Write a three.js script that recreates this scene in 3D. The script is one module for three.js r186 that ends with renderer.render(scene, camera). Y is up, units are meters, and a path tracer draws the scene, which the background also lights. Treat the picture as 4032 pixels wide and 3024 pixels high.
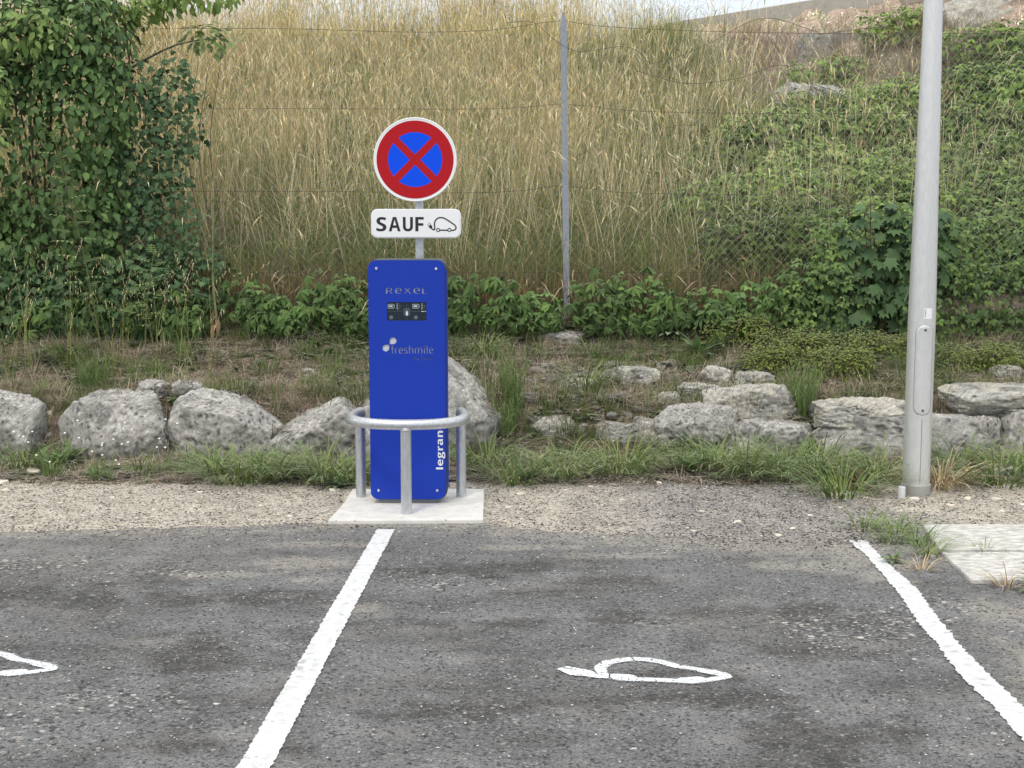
import * as THREE from 'three';
import { mergeGeometries, mergeVertices } from 'three/addons/utils/BufferGeometryUtils.js';
import { RoundedBoxGeometry } from 'three/addons/geometries/RoundedBoxGeometry.js';
import { FontLoader } from 'three/addons/loaders/FontLoader.js';
import { createNoise2D, createNoise3D } from 'simplex-noise';

// ------------------------------------------------------------------ camera, sky, sun, exposure
const scene = new THREE.Scene();
const camera = new THREE.PerspectiveCamera(30, 4 / 3, 0.1, 400);
camera.position.set(0, 1.63, 0);
camera.rotation.set(-THREE.MathUtils.degToRad(7.27), 0, 0);

const renderer = new THREE.WebGLRenderer({ antialias: true });
renderer.toneMapping = THREE.LinearToneMapping;
renderer.toneMappingExposure = 1.02;
renderer.shadowMap.enabled = true;

function rng(seed) {
  let a = seed >>> 0;
  return () => { a = (a + 0x6d2b79f5) | 0; let t = Math.imul(a ^ (a >>> 15), 1 | a); t = (t + Math.imul(t ^ (t >>> 7), 61 | t)) ^ t; return ((t ^ (t >>> 14)) >>> 0) / 4294967296; };
}
const n2 = createNoise2D(rng(11)), n3 = createNoise3D(rng(12));
const fbm2 = (x, y, o = 4) => { let s = 0, a = 0.5, f = 1; for (let i = 0; i < o; i++) { s += a * n2(x * f, y * f); a *= 0.5; f *= 2.03; } return s; };
const fbm3 = (x, y, z, o = 4) => { let s = 0, a = 0.5, f = 1; for (let i = 0; i < o; i++) { s += a * n3(x * f, y * f, z * f); a *= 0.5; f *= 2.03; } return s; };
const lerp = (a, b, t) => a + (b - a) * t, clamp = (x, a = 0, b = 1) => Math.min(b, Math.max(a, x));
const sstep = (a, b, x) => { const t = clamp((x - a) / (b - a)); return t * t * (3 - 2 * t); };

{ // thin bright overcast
  const W = 512, Hh = 256, d = new Float32Array(W * Hh * 4);
  for (let j = 0; j < Hh; j++) for (let i = 0; i < W; i++) {
    const th = (j + 0.5) / Hh * Math.PI - Math.PI / 2, ph = (i + 0.5) / W * 2 * Math.PI;
    const cx = Math.cos(th) * Math.cos(ph), cz = Math.cos(th) * Math.sin(ph), cy = Math.sin(th);
    const up = clamp(cy), k = 1 + 0.16 * fbm3(cx * 2.2, cy * 4, cz * 2.2, 4);
    const o = (j * W + i) * 4;
    const e = Math.pow(up, 0.85); // an overcast sky is brightest overhead
    d[o] = lerp(0.82, 1.62, e) * k; d[o + 1] = lerp(0.91, 1.64, e) * k; d[o + 2] = lerp(1.02, 1.68, e) * k; d[o + 3] = 1;
  }
  const t = new THREE.DataTexture(d, W, Hh, THREE.RGBAFormat, THREE.FloatType);
  t.mapping = THREE.EquirectangularReflectionMapping; t.magFilter = t.minFilter = THREE.LinearFilter; t.needsUpdate = true;
  scene.background = t; scene.environment = t;
}
const sun = new THREE.DirectionalLight(0xfff3e2, 1.5);
sun.position.set(-4, 14, 0); sun.target.position.set(0, 0, -8);
sun.castShadow = true; sun.shadow.radius = 26; sun.shadow.mapSize.set(2048, 2048);
Object.assign(sun.shadow.camera, { left: -12, right: 12, top: 14, bottom: -12, near: 0.5, far: 50 });
scene.add(sun, sun.target);

// ------------------------------------------------------------------ naming helpers
const used = new Map();
function numbered(name) { const n = used.get(name) ?? 0; used.set(name, n + 1); return n ? name + '_' + String(n).padStart(3, '0') : name; }
function tag(o, label, category, group, kind) { if (label) o.userData.label = label; if (category) o.userData.category = category; if (group) o.userData.group = group; if (kind) o.userData.kind = kind; return o; }
function thing(name, label, category, [x, y, z] = [0, 0, 0], group) {
  const o = new THREE.Group(); o.name = numbered(name); o.position.set(x, y, z); scene.add(o); return tag(o, label, category, group);
}
function mesh(name, geo, mat, parent) { const m = new THREE.Mesh(geo, mat); m.name = parent === scene ? numbered(name) : name; parent.add(m); return m; }
const structure = (name, geo, mat, label) => { const m = mesh(name, geo, mat, scene); m.userData.kind = 'structure'; if (label) m.userData.label = label; return m; };
const lin = (r, g, b) => new THREE.Color().setRGB(r, g, b);
const std = (c, roughness = 0.8, more = {}) => new THREE.MeshStandardMaterial({ color: c, roughness, ...more });

// textures from a painter that fills linear-light values
function dataTex(N, M, paint, srgb = true) {
  const buf = new Float32Array(N * M * 3); paint(buf, N, M);
  const out = new Uint8Array(N * M * 4), enc = (v) => { v = clamp(v); return srgb ? (v <= 0.0031308 ? v * 12.92 : 1.055 * Math.pow(v, 1 / 2.4) - 0.055) : v; };
  for (let i = 0; i < N * M; i++) { out[i * 4] = enc(buf[i * 3]) * 255; out[i * 4 + 1] = enc(buf[i * 3 + 1]) * 255; out[i * 4 + 2] = enc(buf[i * 3 + 2]) * 255; out[i * 4 + 3] = 255; }
  const t = new THREE.DataTexture(out, N, M); t.magFilter = THREE.LinearFilter; t.minFilter = THREE.LinearMipmapLinearFilter; t.generateMipmaps = true;
  if (srgb) t.colorSpace = THREE.SRGBColorSpace; t.wrapS = t.wrapT = THREE.MirroredRepeatWrapping; t.needsUpdate = true; return t;
}
function stamp(buf, N, M, x, y, rx, ry, c, a = 1) {
  for (let j = Math.floor(y - ry); j <= y + ry; j++) for (let i = Math.floor(x - rx); i <= x + rx; i++) {
    const q = ((i - x) / rx) ** 2 + ((j - y) / ry) ** 2; if (q > 1) continue;
    const o = ((((j % M) + M) % M) * N + (((i % N) + N) % N)) * 3;
    for (let k = 0; k < 3; k++) buf[o + k] = lerp(buf[o + k], c[k], a);
  }
}

// ------------------------------------------------------------------ terrain height
const KNOT = [[0, -0.03], [7.8, -0.025], [8.0, -0.006], [8.25, 0.016], [8.6, 0.03], [8.85, 0.05], [9.0, 0.2], [9.14, 0.34], [9.6, 0.46], [10.6, 0.75], [10.9, 0.86], [17.3, 3.42], [18.5, 3.5], [26, 3.4], [70, 3]];
function profile(d) { for (let i = 1; i < KNOT.length; i++) if (d <= KNOT[i][0]) { const [a, b] = KNOT[i - 1], [e, g] = KNOT[i]; return lerp(b, g, (d - a) / (e - a)); } return 3; }
function groundH(x, d) {
  let h = profile(d);
  const k = sstep(8.0, 9.3, d);
  h += k * (0.045 * fbm2(x * 1.1 + 3, d * 1.1, 3) + 0.02 * n2(x * 5, d * 5)) + sstep(7.9, 8.3, d) * 0.012 * n2(x * 4.1, d * 4.1);
  h += sstep(11, 14, d) * 0.22 * n2(x * 0.5 + 7, d * 0.5);
  const wd = -(x - 2.23) * 0.8376 - (d - 20) * 0.5464, along = (x - 2.23) * 0.5464 - (d - 20) * 0.8376; // distance to the parapet
  if (wd > -0.1 && along > -2 && d > 13) h = Math.max(h, lerp(h, 3.9 - 0.62 * wd + 0.06 * n2(x * 2, d * 2), sstep(-2, 0.2, along) * sstep(13, 15.5, d)));
  return h;
}
const parapetGap = (x, d) => -(x - 2.23) * 0.8376 - (d - 20) * 0.5464;
const onGround = (x, d, dy = 0) => [x, groundH(x, d) + dy, -d];

// ------------------------------------------------------------------ asphalt
const patches = [ // x, d, rx, rd, kind: pale dust / dark dirt / stony
  [-1.55, 6.2, 0.55, 0.1, 'stony'], [-1.25, 6.15, 0.2, 0.09, 'dust'], [-2.2, 6.35, 0.5, 0.15, 'stony'], [-0.95, 6.7, 0.3, 0.08, 'dust'], [-0.86, 6.05, 0.22, 0.07, 'dust'], [-1.0, 6.35, 0.35, 0.1, 'dust'],
  [-2.0, 5.8, 0.9, 0.22, 'dark'], [-1.3, 5.75, 0.5, 0.13, 'dark'], [-0.9, 5.85, 0.28, 0.06, 'dark'], [-1.1, 5.0, 0.35, 0.3, 'dark'], [-1.35, 4.55, 0.25, 0.15, 'stony'], [-1.7, 4.25, 0.5, 0.2, 'stony'], [-0.95, 4.15, 0.3, 0.12, 'dark'],
  [0.12, 6.65, 0.3, 0.07, 'dust'], [0.42, 6.5, 0.35, 0.07, 'dust'], [1.0, 6.62, 0.35, 0.06, 'dust'], [-0.1, 6.25, 0.5, 0.14, 'dark'], [-0.35, 6.0, 0.25, 0.2, 'stony'], [0.1, 5.85, 0.35, 0.06, 'dark'], [0.5, 6.05, 0.3, 0.1, 'dark'],
  [-0.05, 5.42, 0.4, 0.06, 'dark'], [0.35, 5.45, 0.35, 0.07, 'dark'], [0.75, 5.55, 0.4, 0.07, 'dark'], [1.2, 5.6, 0.35, 0.09, 'dark'], [0.55, 5.42, 0.14, 0.07, 'stony'], [1.3, 5.3, 0.4, 0.25, 'stony'], [1.05, 5.05, 0.35, 0.12, 'dark'], [0.95, 5.12, 0.12, 0.04, 'brown'],
  [0.6, 4.82, 0.25, 0.07, 'dark'], [0.6, 4.55, 0.4, 0.1, 'dark'], [-0.1, 4.5, 0.5, 0.12, 'dark'], [1.0, 4.2, 0.3, 0.2, 'dark'], [1.35, 6.3, 0.35, 0.1, 'dust'], [1.55, 6.15, 0.2, 0.12, 'dust'], [1.5, 5.6, 0.2, 0.2, 'stony'], [1.75, 5.6, 0.14, 0.28, 'stony'], [2.05, 5.5, 0.3, 0.3, 'dust'], [1.75, 6.35, 0.2, 0.25, 'dust'], [1.9, 4.9, 0.25, 0.4, 'dust'], [1.5, 4.3, 0.12, 0.1, 'stony'], [-0.62, 5.6, 0.15, 0.1, 'dust'],
];
const TILE = 8, TX0 = -4, TD0 = 0.5, NA = 2048;
const asphaltMaps = (() => {
  const R = rng(5), bump = new Float32Array(NA * NA);
  const gf = (x) => (x < -0.96 ? lerp(6.96, 7.165, clamp((x + 2.54) / 1.58)) : x < -0.1 ? 7.16 : x < 0.2 ? 7.0 : x < 0.88 ? lerp(6.96, 6.76, (x - 0.2) / 0.68) : x < 1.5 ? lerp(6.76, 6.58, (x - 0.88) / 0.62) : 6.5);
  const map = dataTex(NA, NA, (b, N) => {
    const G = 256, coarse = new Float32Array(G * G * 4); // dust, dark, stony, tone
    for (let j = 0; j < G; j++) for (let i = 0; i < G; i++) {
      const x = TX0 + (i / G) * TILE, d = TD0 + (j / G) * TILE, o = (j * G + i) * 4;
      const w = fbm2(x * 2.3, d * 2.3 + 9, 4), w2 = fbm2(x * 6 + 20, d * 9, 3);
      let dust = clamp(0.55 * fbm2(x * 1.1 + 90, d * 2.1, 4) - 0.08) + 0.3 * clamp(sstep(-0.6, -1.6, x) * sstep(5.9, 6.5, d) * (0.6 + fbm2(x * 3, d * 5, 3))), dark = clamp(0.7 * fbm2(x * 0.9 + 40, d * 1.6, 4) + 0.1), stony = clamp(0.6 * fbm2(x * 1.3 + 60, d * 1.8, 4) - 0.12), brown = 0;
      for (const [px, pd, rx, rd, kind] of patches) {
        const q = Math.hypot((x - px) / rx, (d - pd) / rd) + w * 0.9 + w2 * 0.5, m = (1 - sstep(0.35, 1.25, q)) * clamp(0.95 + 0.9 * fbm2(x * 9 + 3, d * 14, 3));
        if (kind === 'dust') dust = Math.max(dust, m * 0.75); else if (kind === 'dark') dark = Math.max(dark, m * 0.85); else if (kind === 'stony') stony = Math.max(stony, m); else brown = Math.max(brown, m);
      }
      dust = Math.max(dust, 0.8 * (1 - sstep(-0.05, 0.35, gf(x) - d + 0.25 * w2 + 0.2 * w)));
      coarse[o] = dust; coarse[o + 1] = dark; coarse[o + 2] = stony; coarse[o + 3] = 1 + 0.42 * w + 0.14 * w2 - brown * 0.1;
    }
    const at = (i, j, k) => { const u = i * G / N, v = j * G / N, a = Math.floor(u), c = Math.floor(v), fu = u - a, fv = v - c, a1 = (a + 1) % G, c1 = (c + 1) % G;
      return lerp(lerp(coarse[(c * G + a) * 4 + k], coarse[(c * G + a1) * 4 + k], fu), lerp(coarse[(c1 * G + a) * 4 + k], coarse[(c1 * G + a1) * 4 + k], fu), fv); };
    for (let j = 0; j < N; j++) for (let i = 0; i < N; i++) {
      const o = (j * N + i) * 3, g = R(), dust = at(i, j, 0), dark = at(i, j, 1), tone = at(i, j, 3);
      let v = 0.122 * tone * (0.42 + 1.16 * g) * (1 - 0.66 * dark * (0.6 + 0.7 * R()));
      const dd = clamp(dust * (0.35 + 1.1 * R()));
      b[o] = lerp(v * (1 + 0.05 * dark), 0.36, dd * 0.8); b[o + 1] = lerp(v, 0.335, dd * 0.8); b[o + 2] = lerp(v * (1.01 - 0.08 * dark), 0.285, dd * 0.8);
      bump[j * N + i] = 0.45 + 0.3 * g;
    }
    for (let k = 0; k < 330000; k++) { // exposed aggregate and pores
      const x = R() * N, y = R() * N, st = at(Math.floor(x), Math.floor(y), 2), dk = at(Math.floor(x), Math.floor(y), 1), u = R(), r = 0.7 + R() * R() * (1.7 + st * 1.4);
      let c, h;
      if (u < 0.36 + 0.15 * dk) { const v = 0.018 + 0.025 * R(); c = [v, v, v * 0.98]; h = 0.02; }
      else if (u < 0.9 - 0.25 * st) { const v = (0.13 + 0.17 * R() * R()) * (1 - 0.35 * dk); c = [v, v, v * 0.995]; h = 0.75; }
      else { const v = lerp(0.2, 0.5, R()) * (0.65 + 0.5 * st); c = [v, v * 0.95, v * 0.85]; h = 0.95; }
      stamp(b, N, N, x, y, r, r * (0.6 + 0.4 * R()), c, 0.85);
      const i = Math.floor(x), jj = Math.floor(y); bump[jj * N + i] = h; if (i + 1 < N) bump[jj * N + i + 1] = h;
    }
    for (let k = 0; k < 260; k++) { const v = 0.4 + 0.2 * R(), r = 0.8 + 1.6 * R() * R(); stamp(b, N, N, R() * N, R() * N, r * 1.3, r, [v, v * 0.97, v * 0.9]); }
  });
  const bm = dataTex(NA, NA, (b, N) => { for (let i = 0; i < N * N; i++) b[i * 3] = b[i * 3 + 1] = b[i * 3 + 2] = bump[i]; }, false);
  return { map, bm };
})();
function sheet(x0, x1, d0, d1, nx, nd, hf, uvf) {
  const p = [], uv = [], ix = [];
  for (let j = 0; j <= nd; j++) for (let i = 0; i <= nx; i++) {
    const x = lerp(x0, x1, i / nx), d = typeof d0 === 'function' ? lerp(d0(x), d1, j / nd) : lerp(d0, d1, j / nd);
    p.push(x, hf(x, d), -d); uv.push(...uvf(x, d));
  }
  for (let j = 0; j < nd; j++) for (let i = 0; i < nx; i++) { const a = j * (nx + 1) + i, b = a + 1, c = a + nx + 1, e = c + 1; ix.push(a, b, c, b, e, c); }
  const g = new THREE.BufferGeometry(); g.setAttribute('position', new THREE.Float32BufferAttribute(p, 3)); g.setAttribute('uv', new THREE.Float32BufferAttribute(uv, 2)); g.setIndex(ix); g.computeVertexNormals(); return g;
}
const asphaltMat = std(0xffffff, 0.92, { map: asphaltMaps.map, bumpMap: asphaltMaps.bm, bumpScale: 0.006 });
structure('asphalt', sheet(-20, 20, -14, 8.0, 40, 22, () => 0, (x, d) => [(x - TX0) / TILE, (d - TD0) / TILE]), asphaltMat);
structure('ground', sheet(-150, 150, -150, 150, 2, 2, () => -0.12, (x, d) => [x, d]), std(lin(0.16, 0.13, 0.09), 1));

// ------------------------------------------------------------------ gravel strip
const NG = 1024;
let gravelBump;
const gravelTex = dataTex(NG, NG, (b, N) => { // 3 m tile
  const R = rng(6), bump = new Float32Array(N * N);
  for (let j = 0; j < N; j++) for (let i = 0; i < N; i++) { const g = R(), w = 1 + 0.25 * fbm2(i / 130, j / 130, 3), o = (j * N + i) * 3, v = (0.25 + 0.3 * g) * w; b[o] = v * 1.05; b[o + 1] = v * 0.96; b[o + 2] = v * 0.82; bump[j * N + i] = 0.2 + 0.2 * g; }
  for (let k = 0; k < 70000; k++) {
    const x = R() * N, y = R() * N, r = 0.8 + 2.0 * R() * R(), u = R(), v = u < 0.33 ? 0.04 + 0.07 * R() : u < 0.7 ? 0.26 + 0.2 * R() : 0.48 + 0.2 * R(), warm = R();
    stamp(b, N, N, x, y, r * 1.25, r * 0.9, [v * (1 + 0.06 * warm), v * 0.96, v * lerp(0.92, 0.76, warm)]);
    for (let dy = -1; dy <= 1; dy++) for (let dx = -1; dx <= 1; dx++) { const i = Math.floor(x + dx), j = Math.floor(y + dy); if (i >= 0 && j >= 0 && i < N && j < N) bump[j * N + i] = 0.55 + 0.15 * r; }
  }
  gravelBump = bump;
});
const gravelBm = dataTex(NG, NG, (b, N) => { for (let i = 0; i < N * N; i++) b[i * 3] = b[i * 3 + 1] = b[i * 3 + 2] = gravelBump[i]; }, false);
const GF = [[-20, 6.95], [-2.54, 6.97], [-1.6, 7.08], [-0.96, 7.17], [-0.15, 7.17], [0.0, 7.05], [0.25, 6.98], [0.88, 6.78], [1.3, 6.68], [1.6, 6.74], [1.9, 6.75], [2.1, 6.7], [3, 6.6], [20, 6.6]];
function gravelFront(x) { for (let i = 1; i < GF.length; i++) if (x <= GF[i][0]) { const [a, b] = GF[i - 1], [e, g] = GF[i]; return lerp(b, g, (x - a) / (e - a)) + 0.06 * fbm2(x * 3, 5, 3) + 0.02 * n2(x * 40, 2); } return 6.6; }
const gravelTint = (x, d) => { const k = clamp(sstep(0.15, 0.9, x + 0.35 * fbm2(x * 1.5, d * 3, 3)) * (1 - sstep(1.9, 2.4, x + 0.6 * (d - 7.2)))); return [lerp(1, 0.6, k), lerp(0.98, 0.61, k), lerp(0.95, 0.66, k)].map((v) => v * (1 + 0.25 * fbm2(x * 2.2 + 5, d * 4, 3))); };
const gravelMat = std(0xffffff, 0.95, { vertexColors: true, map: gravelTex, bumpMap: gravelBm, bumpScale: 0.008 });
const gravelGeo = sheet(-9, 9, gravelFront, 8.45, 1200, 14, (x, d) => (d < gravelFront(x) + 0.02 ? 0.001 : 0.008 + 0.003 * n2(x * 6, d * 6)), (x, d) => [x / 3, d / 3]);
{ const p = gravelGeo.attributes.position, c = new Float32Array(p.count * 3); for (let i = 0; i < p.count; i++) c.set(gravelTint(p.getX(i), -p.getZ(i)), i * 3); gravelGeo.setAttribute('color', new THREE.BufferAttribute(c, 3)); }
structure('gravel_strip', gravelGeo, gravelMat);

// ------------------------------------------------------------------ embankment
const soilTex = dataTex(2048, 1024, (b, N, M) => { // 10 m x 5 m
  const R = rng(7);
  for (let j = 0; j < M; j++) for (let i = 0; i < N; i++) {
    const o = (j * N + i) * 3, w = fbm2(i / 160, j / 160, 4), w2 = fbm2(i / 40 + 30, j / 40, 3), g = R();
    const gr = sstep(-0.05, 0.3, w + w2 * 0.5), v = 0.55 + 0.8 * g;
    b[o] = lerp(0.15, 0.1, gr) * v; b[o + 1] = lerp(0.112, 0.095, gr) * v; b[o + 2] = lerp(0.085, 0.055, gr) * v;
  }
  for (let k = 0; k < 26000; k++) { // straw and twigs pressed into the soil
    let x = R() * N, y = R() * M, a = R() * 6.28, L = 4 + R() * 16, u = R(), v = u < 0.45 ? 0.22 + 0.2 * R() : 0.04 + 0.05 * R();
    for (let s = 0; s < L; s++) { stamp(b, N, M, x, y, 0.8, 0.8, [v, v * 0.83, v * 0.6], 0.8); x += Math.cos(a); y += Math.sin(a); a += (R() - 0.5) * 0.15; }
  }
  for (let k = 0; k < 2200; k++) { const v = 0.35 + 0.25 * R(), r = 0.8 + 2 * R() * R(); stamp(b, N, M, R() * N, R() * M, r * 1.3, r, [v, v * 0.95, v * 0.85]); }
});
const soilMat = std(0xffffff, 1, { map: soilTex, vertexColors: true });
structure('embankment', (() => {
  const ds = []; for (let d = 7.7; d < 11; d += 0.05) ds.push(d); for (let d = 11; d < 20; d += 0.15) ds.push(d); for (let d = 20; d <= 60; d += 2) ds.push(d);
  const xs = []; for (let x = -16; x < -4.4; x += 0.4) xs.push(x); for (let x = -4.4; x < 4.4; x += 0.06) xs.push(x); for (let x = 4.4; x <= 16; x += 0.4) xs.push(x);
  const p = [], uv = [], ix = [], col = [], W = xs.length;
  for (const d of ds) for (const x of xs) { p.push(x, groundH(x, d), -d); uv.push(x / 10, d / 5); const k = sstep(13.3, 15.5, d + 2 * fbm2(x, d, 3)) * sstep(1.2, 2.6, x), g = 1 + 0.3 * fbm2(x * 1.7, d * 1.7, 3); col.push(lerp(1, 2.6, k) * g, lerp(1, 2.65, k) * g, lerp(1, 2.75, k) * g); }
  for (let j = 0; j < ds.length - 1; j++) for (let i = 0; i < W - 1; i++) { const a = j * W + i, c = a + W; ix.push(a, a + 1, c, a + 1, c + 1, c); }
  const g = new THREE.BufferGeometry(); g.setAttribute('position', new THREE.Float32BufferAttribute(p, 3)); g.setAttribute('uv', new THREE.Float32BufferAttribute(uv, 2)); g.setAttribute('color', new THREE.Float32BufferAttribute(col, 3)); g.setIndex(ix); g.computeVertexNormals(); return g;
})(), soilMat);

// ------------------------------------------------------------------ parking markings
const paintTex = dataTex(1024, 512, (b, N, M) => {
  const R = rng(8);
  for (let j = 0; j < M; j++) for (let i = 0; i < N; i++) { const o = (j * N + i) * 3, worn = sstep(0.32, 0.5, fbm2(i / 90 + 4, j / 90, 4) + 0.25 * (R() - 0.5)), v = lerp(0.58 + 0.06 * R() + 0.12 * fbm2(i / 50, j / 50, 3), 0.3, worn * 0.7); b[o] = v * 0.985; b[o + 1] = v * 0.995; b[o + 2] = v; }
  for (let k = 0; k < 900; k++) { const v = 0.2 + 0.25 * R(), r = 0.7 + 1.5 * R() * R(); stamp(b, N, M, R() * N, R() * M, r * 1.4, r, [v, v, v], 0.8); }
  for (let k = 0; k < 5000; k++) stamp(b, N, M, R() * N, R() * M, 0.9, 0.8, [0.5, 0.5, 0.5], 0.5);
});
const paintMat = std(0xffffff, 0.75, { map: paintTex, bumpMap: asphaltMaps.bm, bumpScale: 0.001 });
function strip(left, right, seed, rag) {
  const R = rng(seed), p = [], uv = [], ix = [], at = (pts, d) => { for (let i = 1; i < pts.length; i++) if (d >= pts[i][1]) { const [a, b] = pts[i - 1], [e, g] = pts[i]; return lerp(a, e, (d - b) / (g - b)); } return pts.at(-1)[0]; };
  const d0 = left[0][1], d1 = left.at(-1)[1], n = Math.round((d0 - d1) / 0.008);
  for (let i = 0; i <= n; i++) {
    const d = lerp(d0, d1, i / n), a = at(left, d) + rag * (n2(d * 22, seed) + 0.5 * n2(d * 70, seed + 3) + 0.25 * (R() - 0.5)), c = at(right, d) + rag * (n2(d * 22, seed + 9) + 0.5 * n2(d * 70, seed + 5) + 0.25 * (R() - 0.5));
    p.push(a, 0.004, -d - (i ? 0 : 0.004), c, 0.004, -d); uv.push(a / 1.4, d / 0.7, c / 1.4, d / 0.7);
    if (i) { const k = i * 2; ix.push(k - 2, k, k - 1, k - 1, k, k + 1); }
  }
  const g = new THREE.BufferGeometry(); g.setAttribute('position', new THREE.Float32BufferAttribute(p, 3)); g.setAttribute('uv', new THREE.Float32BufferAttribute(uv, 2)); g.setIndex(ix); g.computeVertexNormals(); return g;
}
tag(mesh('bay_line', strip([[-0.675, 7.01], [-0.797, 3.98], [-0.87, 2]], [[-0.585, 7.01], [-0.699, 3.98], [-0.774, 2]], 21, 0.004), paintMat, scene), 'clean white painted bay line running toward the charger', 'road marking', 'white bay lines');
tag(mesh('bay_line', strip([[1.623, 6.806], [1.641, 6.45], [1.617, 5.837], [1.583, 5.436], [1.574, 5.153], [1.55, 4.791], [1.561, 4.482], [1.556, 4.19], [1.53, 2]], [[1.717, 6.823], [1.702, 6.497], [1.714, 5.888], [1.68, 5.525], [1.653, 5.065], [1.653, 4.791], [1.662, 4.482], [1.64, 4.1], [1.63, 2]], 22, 0.0065), paintMat, scene), 'ragged wavering white bay line below the lamp post and concrete covers', 'road marking', 'white bay lines');
{ // sprayed electric-car symbol
  const W = 1024, Hh = 560, x0 = 0.11, d0 = 4.655, sx = W / 0.7, sd = Hh / 0.383;
  const c = document.createElement('canvas'); c.width = W; c.height = Hh; const g = c.getContext('2d');
  g.fillStyle = '#000'; g.fillRect(0, 0, W, Hh);
  const X = (x) => (x - x0) * sx, Y = (d) => Hh - (d - d0) * sd, R = rng(31);
  const line = (pts, w) => { g.strokeStyle = '#fff'; g.lineWidth = w; g.lineJoin = g.lineCap = 'round'; g.beginPath(); pts.forEach(([x, d], i) => (i ? g.lineTo(X(x), Y(d)) : g.moveTo(X(x), Y(d)))); g.stroke(); };
  const spray = (pts, w) => { for (let i = 1; i < pts.length; i++) for (let k = 0; k < 170; k++) { const t = R(), a = R() * 6.28, r = w * (0.5 + 0.22 * R() * R()); g.fillStyle = `rgba(255,255,255,${0.35 + 0.5 * R()})`; g.fillRect(X(lerp(pts[i - 1][0], pts[i][0], t)) + Math.cos(a) * r, Y(lerp(pts[i - 1][1], pts[i][1], t)) + Math.sin(a) * r, 2 + R() * 3, 2 + R() * 3); } };
  const body = [[0.323, 4.778], [0.309, 4.811], [0.311, 4.877], [0.34, 4.929], [0.39, 4.957], [0.436, 4.967], [0.483, 4.961], [0.529, 4.937], [0.578, 4.889], [0.637, 4.861], [0.704, 4.827], [0.742, 4.79]];
  const bottom = [[0.352, 4.762], [0.375, 4.757], [0.41, 4.749], [0.463, 4.746], [0.515, 4.74], [0.567, 4.732], [0.612, 4.722], [0.675, 4.742], [0.742, 4.775]];
  line(body.slice(0, 5), 62); line(body.slice(4, 9), 58); line(body.slice(8), 46); line(bottom, 50); line([[0.36, 4.775], [0.40, 4.768]], 88); line([[0.59, 4.742], [0.64, 4.752]], 70); line([[0.66, 4.835], [0.735, 4.788]], 44);
  g.fillStyle = '#fff'; g.beginPath(); [[0.155, 4.861], [0.196, 4.887], [0.227, 4.868], [0.277, 4.84], [0.296, 4.8], [0.325, 4.775], [0.304, 4.757], [0.245, 4.783], [0.202, 4.789], [0.176, 4.827]].forEach(([x, d], i) => (i ? g.lineTo(X(x), Y(d)) : g.moveTo(X(x), Y(d)))); g.fill();
  spray(body, 62); spray(bottom, 60); spray([[0.17, 4.85], [0.25, 4.82], [0.3, 4.78]], 60);
  g.strokeStyle = '#000'; g.lineWidth = 8; for (const pts of [[[0.176, 4.876], [0.206, 4.853]], [[0.283, 4.865], [0.293, 4.81]], [[0.338, 4.80], [0.336, 4.765], [0.345, 4.745]], [[0.43, 4.985], [0.437, 4.945]]]) { g.beginPath(); pts.forEach(([x, d], i) => (i ? g.lineTo(X(x), Y(d)) : g.moveTo(X(x), Y(d)))); g.stroke(); }
  for (let k = 0; k < 3600; k++) { g.fillStyle = `rgba(0,0,0,${0.3 + 0.7 * R()})`; const r = 1 + 4.5 * R() * R(); g.beginPath(); g.ellipse(R() * W, R() * Hh, r * 1.5, r, 0, 0, 7); g.fill(); }
  const t = new THREE.CanvasTexture(c);
  const m = std(lin(0.64, 0.67, 0.69), 0.7, { alphaMap: t, transparent: true });
  const geo = new THREE.PlaneGeometry(0.7, 0.383); geo.rotateX(-Math.PI / 2);
  const a = tag(mesh('electric_car_marking', geo, m, scene), 'whole sprayed white electric car symbol in the right-hand bay', 'road marking', 'sprayed electric car symbols'); a.position.set(x0 + 0.35, 0.004, -(d0 + 0.1915));
  const b = tag(mesh('electric_car_marking', geo, m, scene), 'nose of a white car symbol cut off by the left photo edge', 'road marking', 'sprayed electric car symbols'); b.position.set(x0 + 0.35 - 2.355, 0.004, -(d0 + 0.1915 + 0.075)); b.rotation.y = 0.02;
}

// ------------------------------------------------------------------ concrete pad
const concreteTex = dataTex(512, 512, (b, N) => {
  const R = rng(9);
  for (let j = 0; j < N; j++) for (let i = 0; i < N; i++) { const o = (j * N + i) * 3, w = fbm2(i / 60, j / 60, 4), v = 0.58 + 0.09 * w + 0.06 * R(); b[o] = v * 1.02; b[o + 1] = v; b[o + 2] = v * 0.94; }
  for (let k = 0; k < 260; k++) { const v = 0.12 + 0.15 * R(), r = 0.7 + 1.4 * R() * R(); stamp(b, N, N, R() * N, R() * N, r * 1.4, r, [v, v, v]); }
});
const concrete = std(0xffffff, 0.9, { map: concreteTex });
function polySlab(pts, h0, h1, bevel = 0.006, uvs = 1) {
  const s = new THREE.Shape(pts.map(([x, d]) => new THREE.Vector2(x, d)));
  const g = new THREE.ExtrudeGeometry(s, { depth: h1 - h0 - 2 * bevel, bevelEnabled: true, bevelThickness: bevel, bevelSize: bevel, bevelOffset: -bevel, bevelSegments: 2 });
  g.translate(0, 0, h0 + bevel); g.rotateX(-Math.PI / 2); const u = g.attributes.uv, p = g.attributes.position;
  for (let i = 0; i < u.count; i++) u.setXY(i, (p.getX(i) + p.getY(i)) / uvs, (p.getZ(i) + p.getY(i)) / uvs);
  return g;
}
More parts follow.
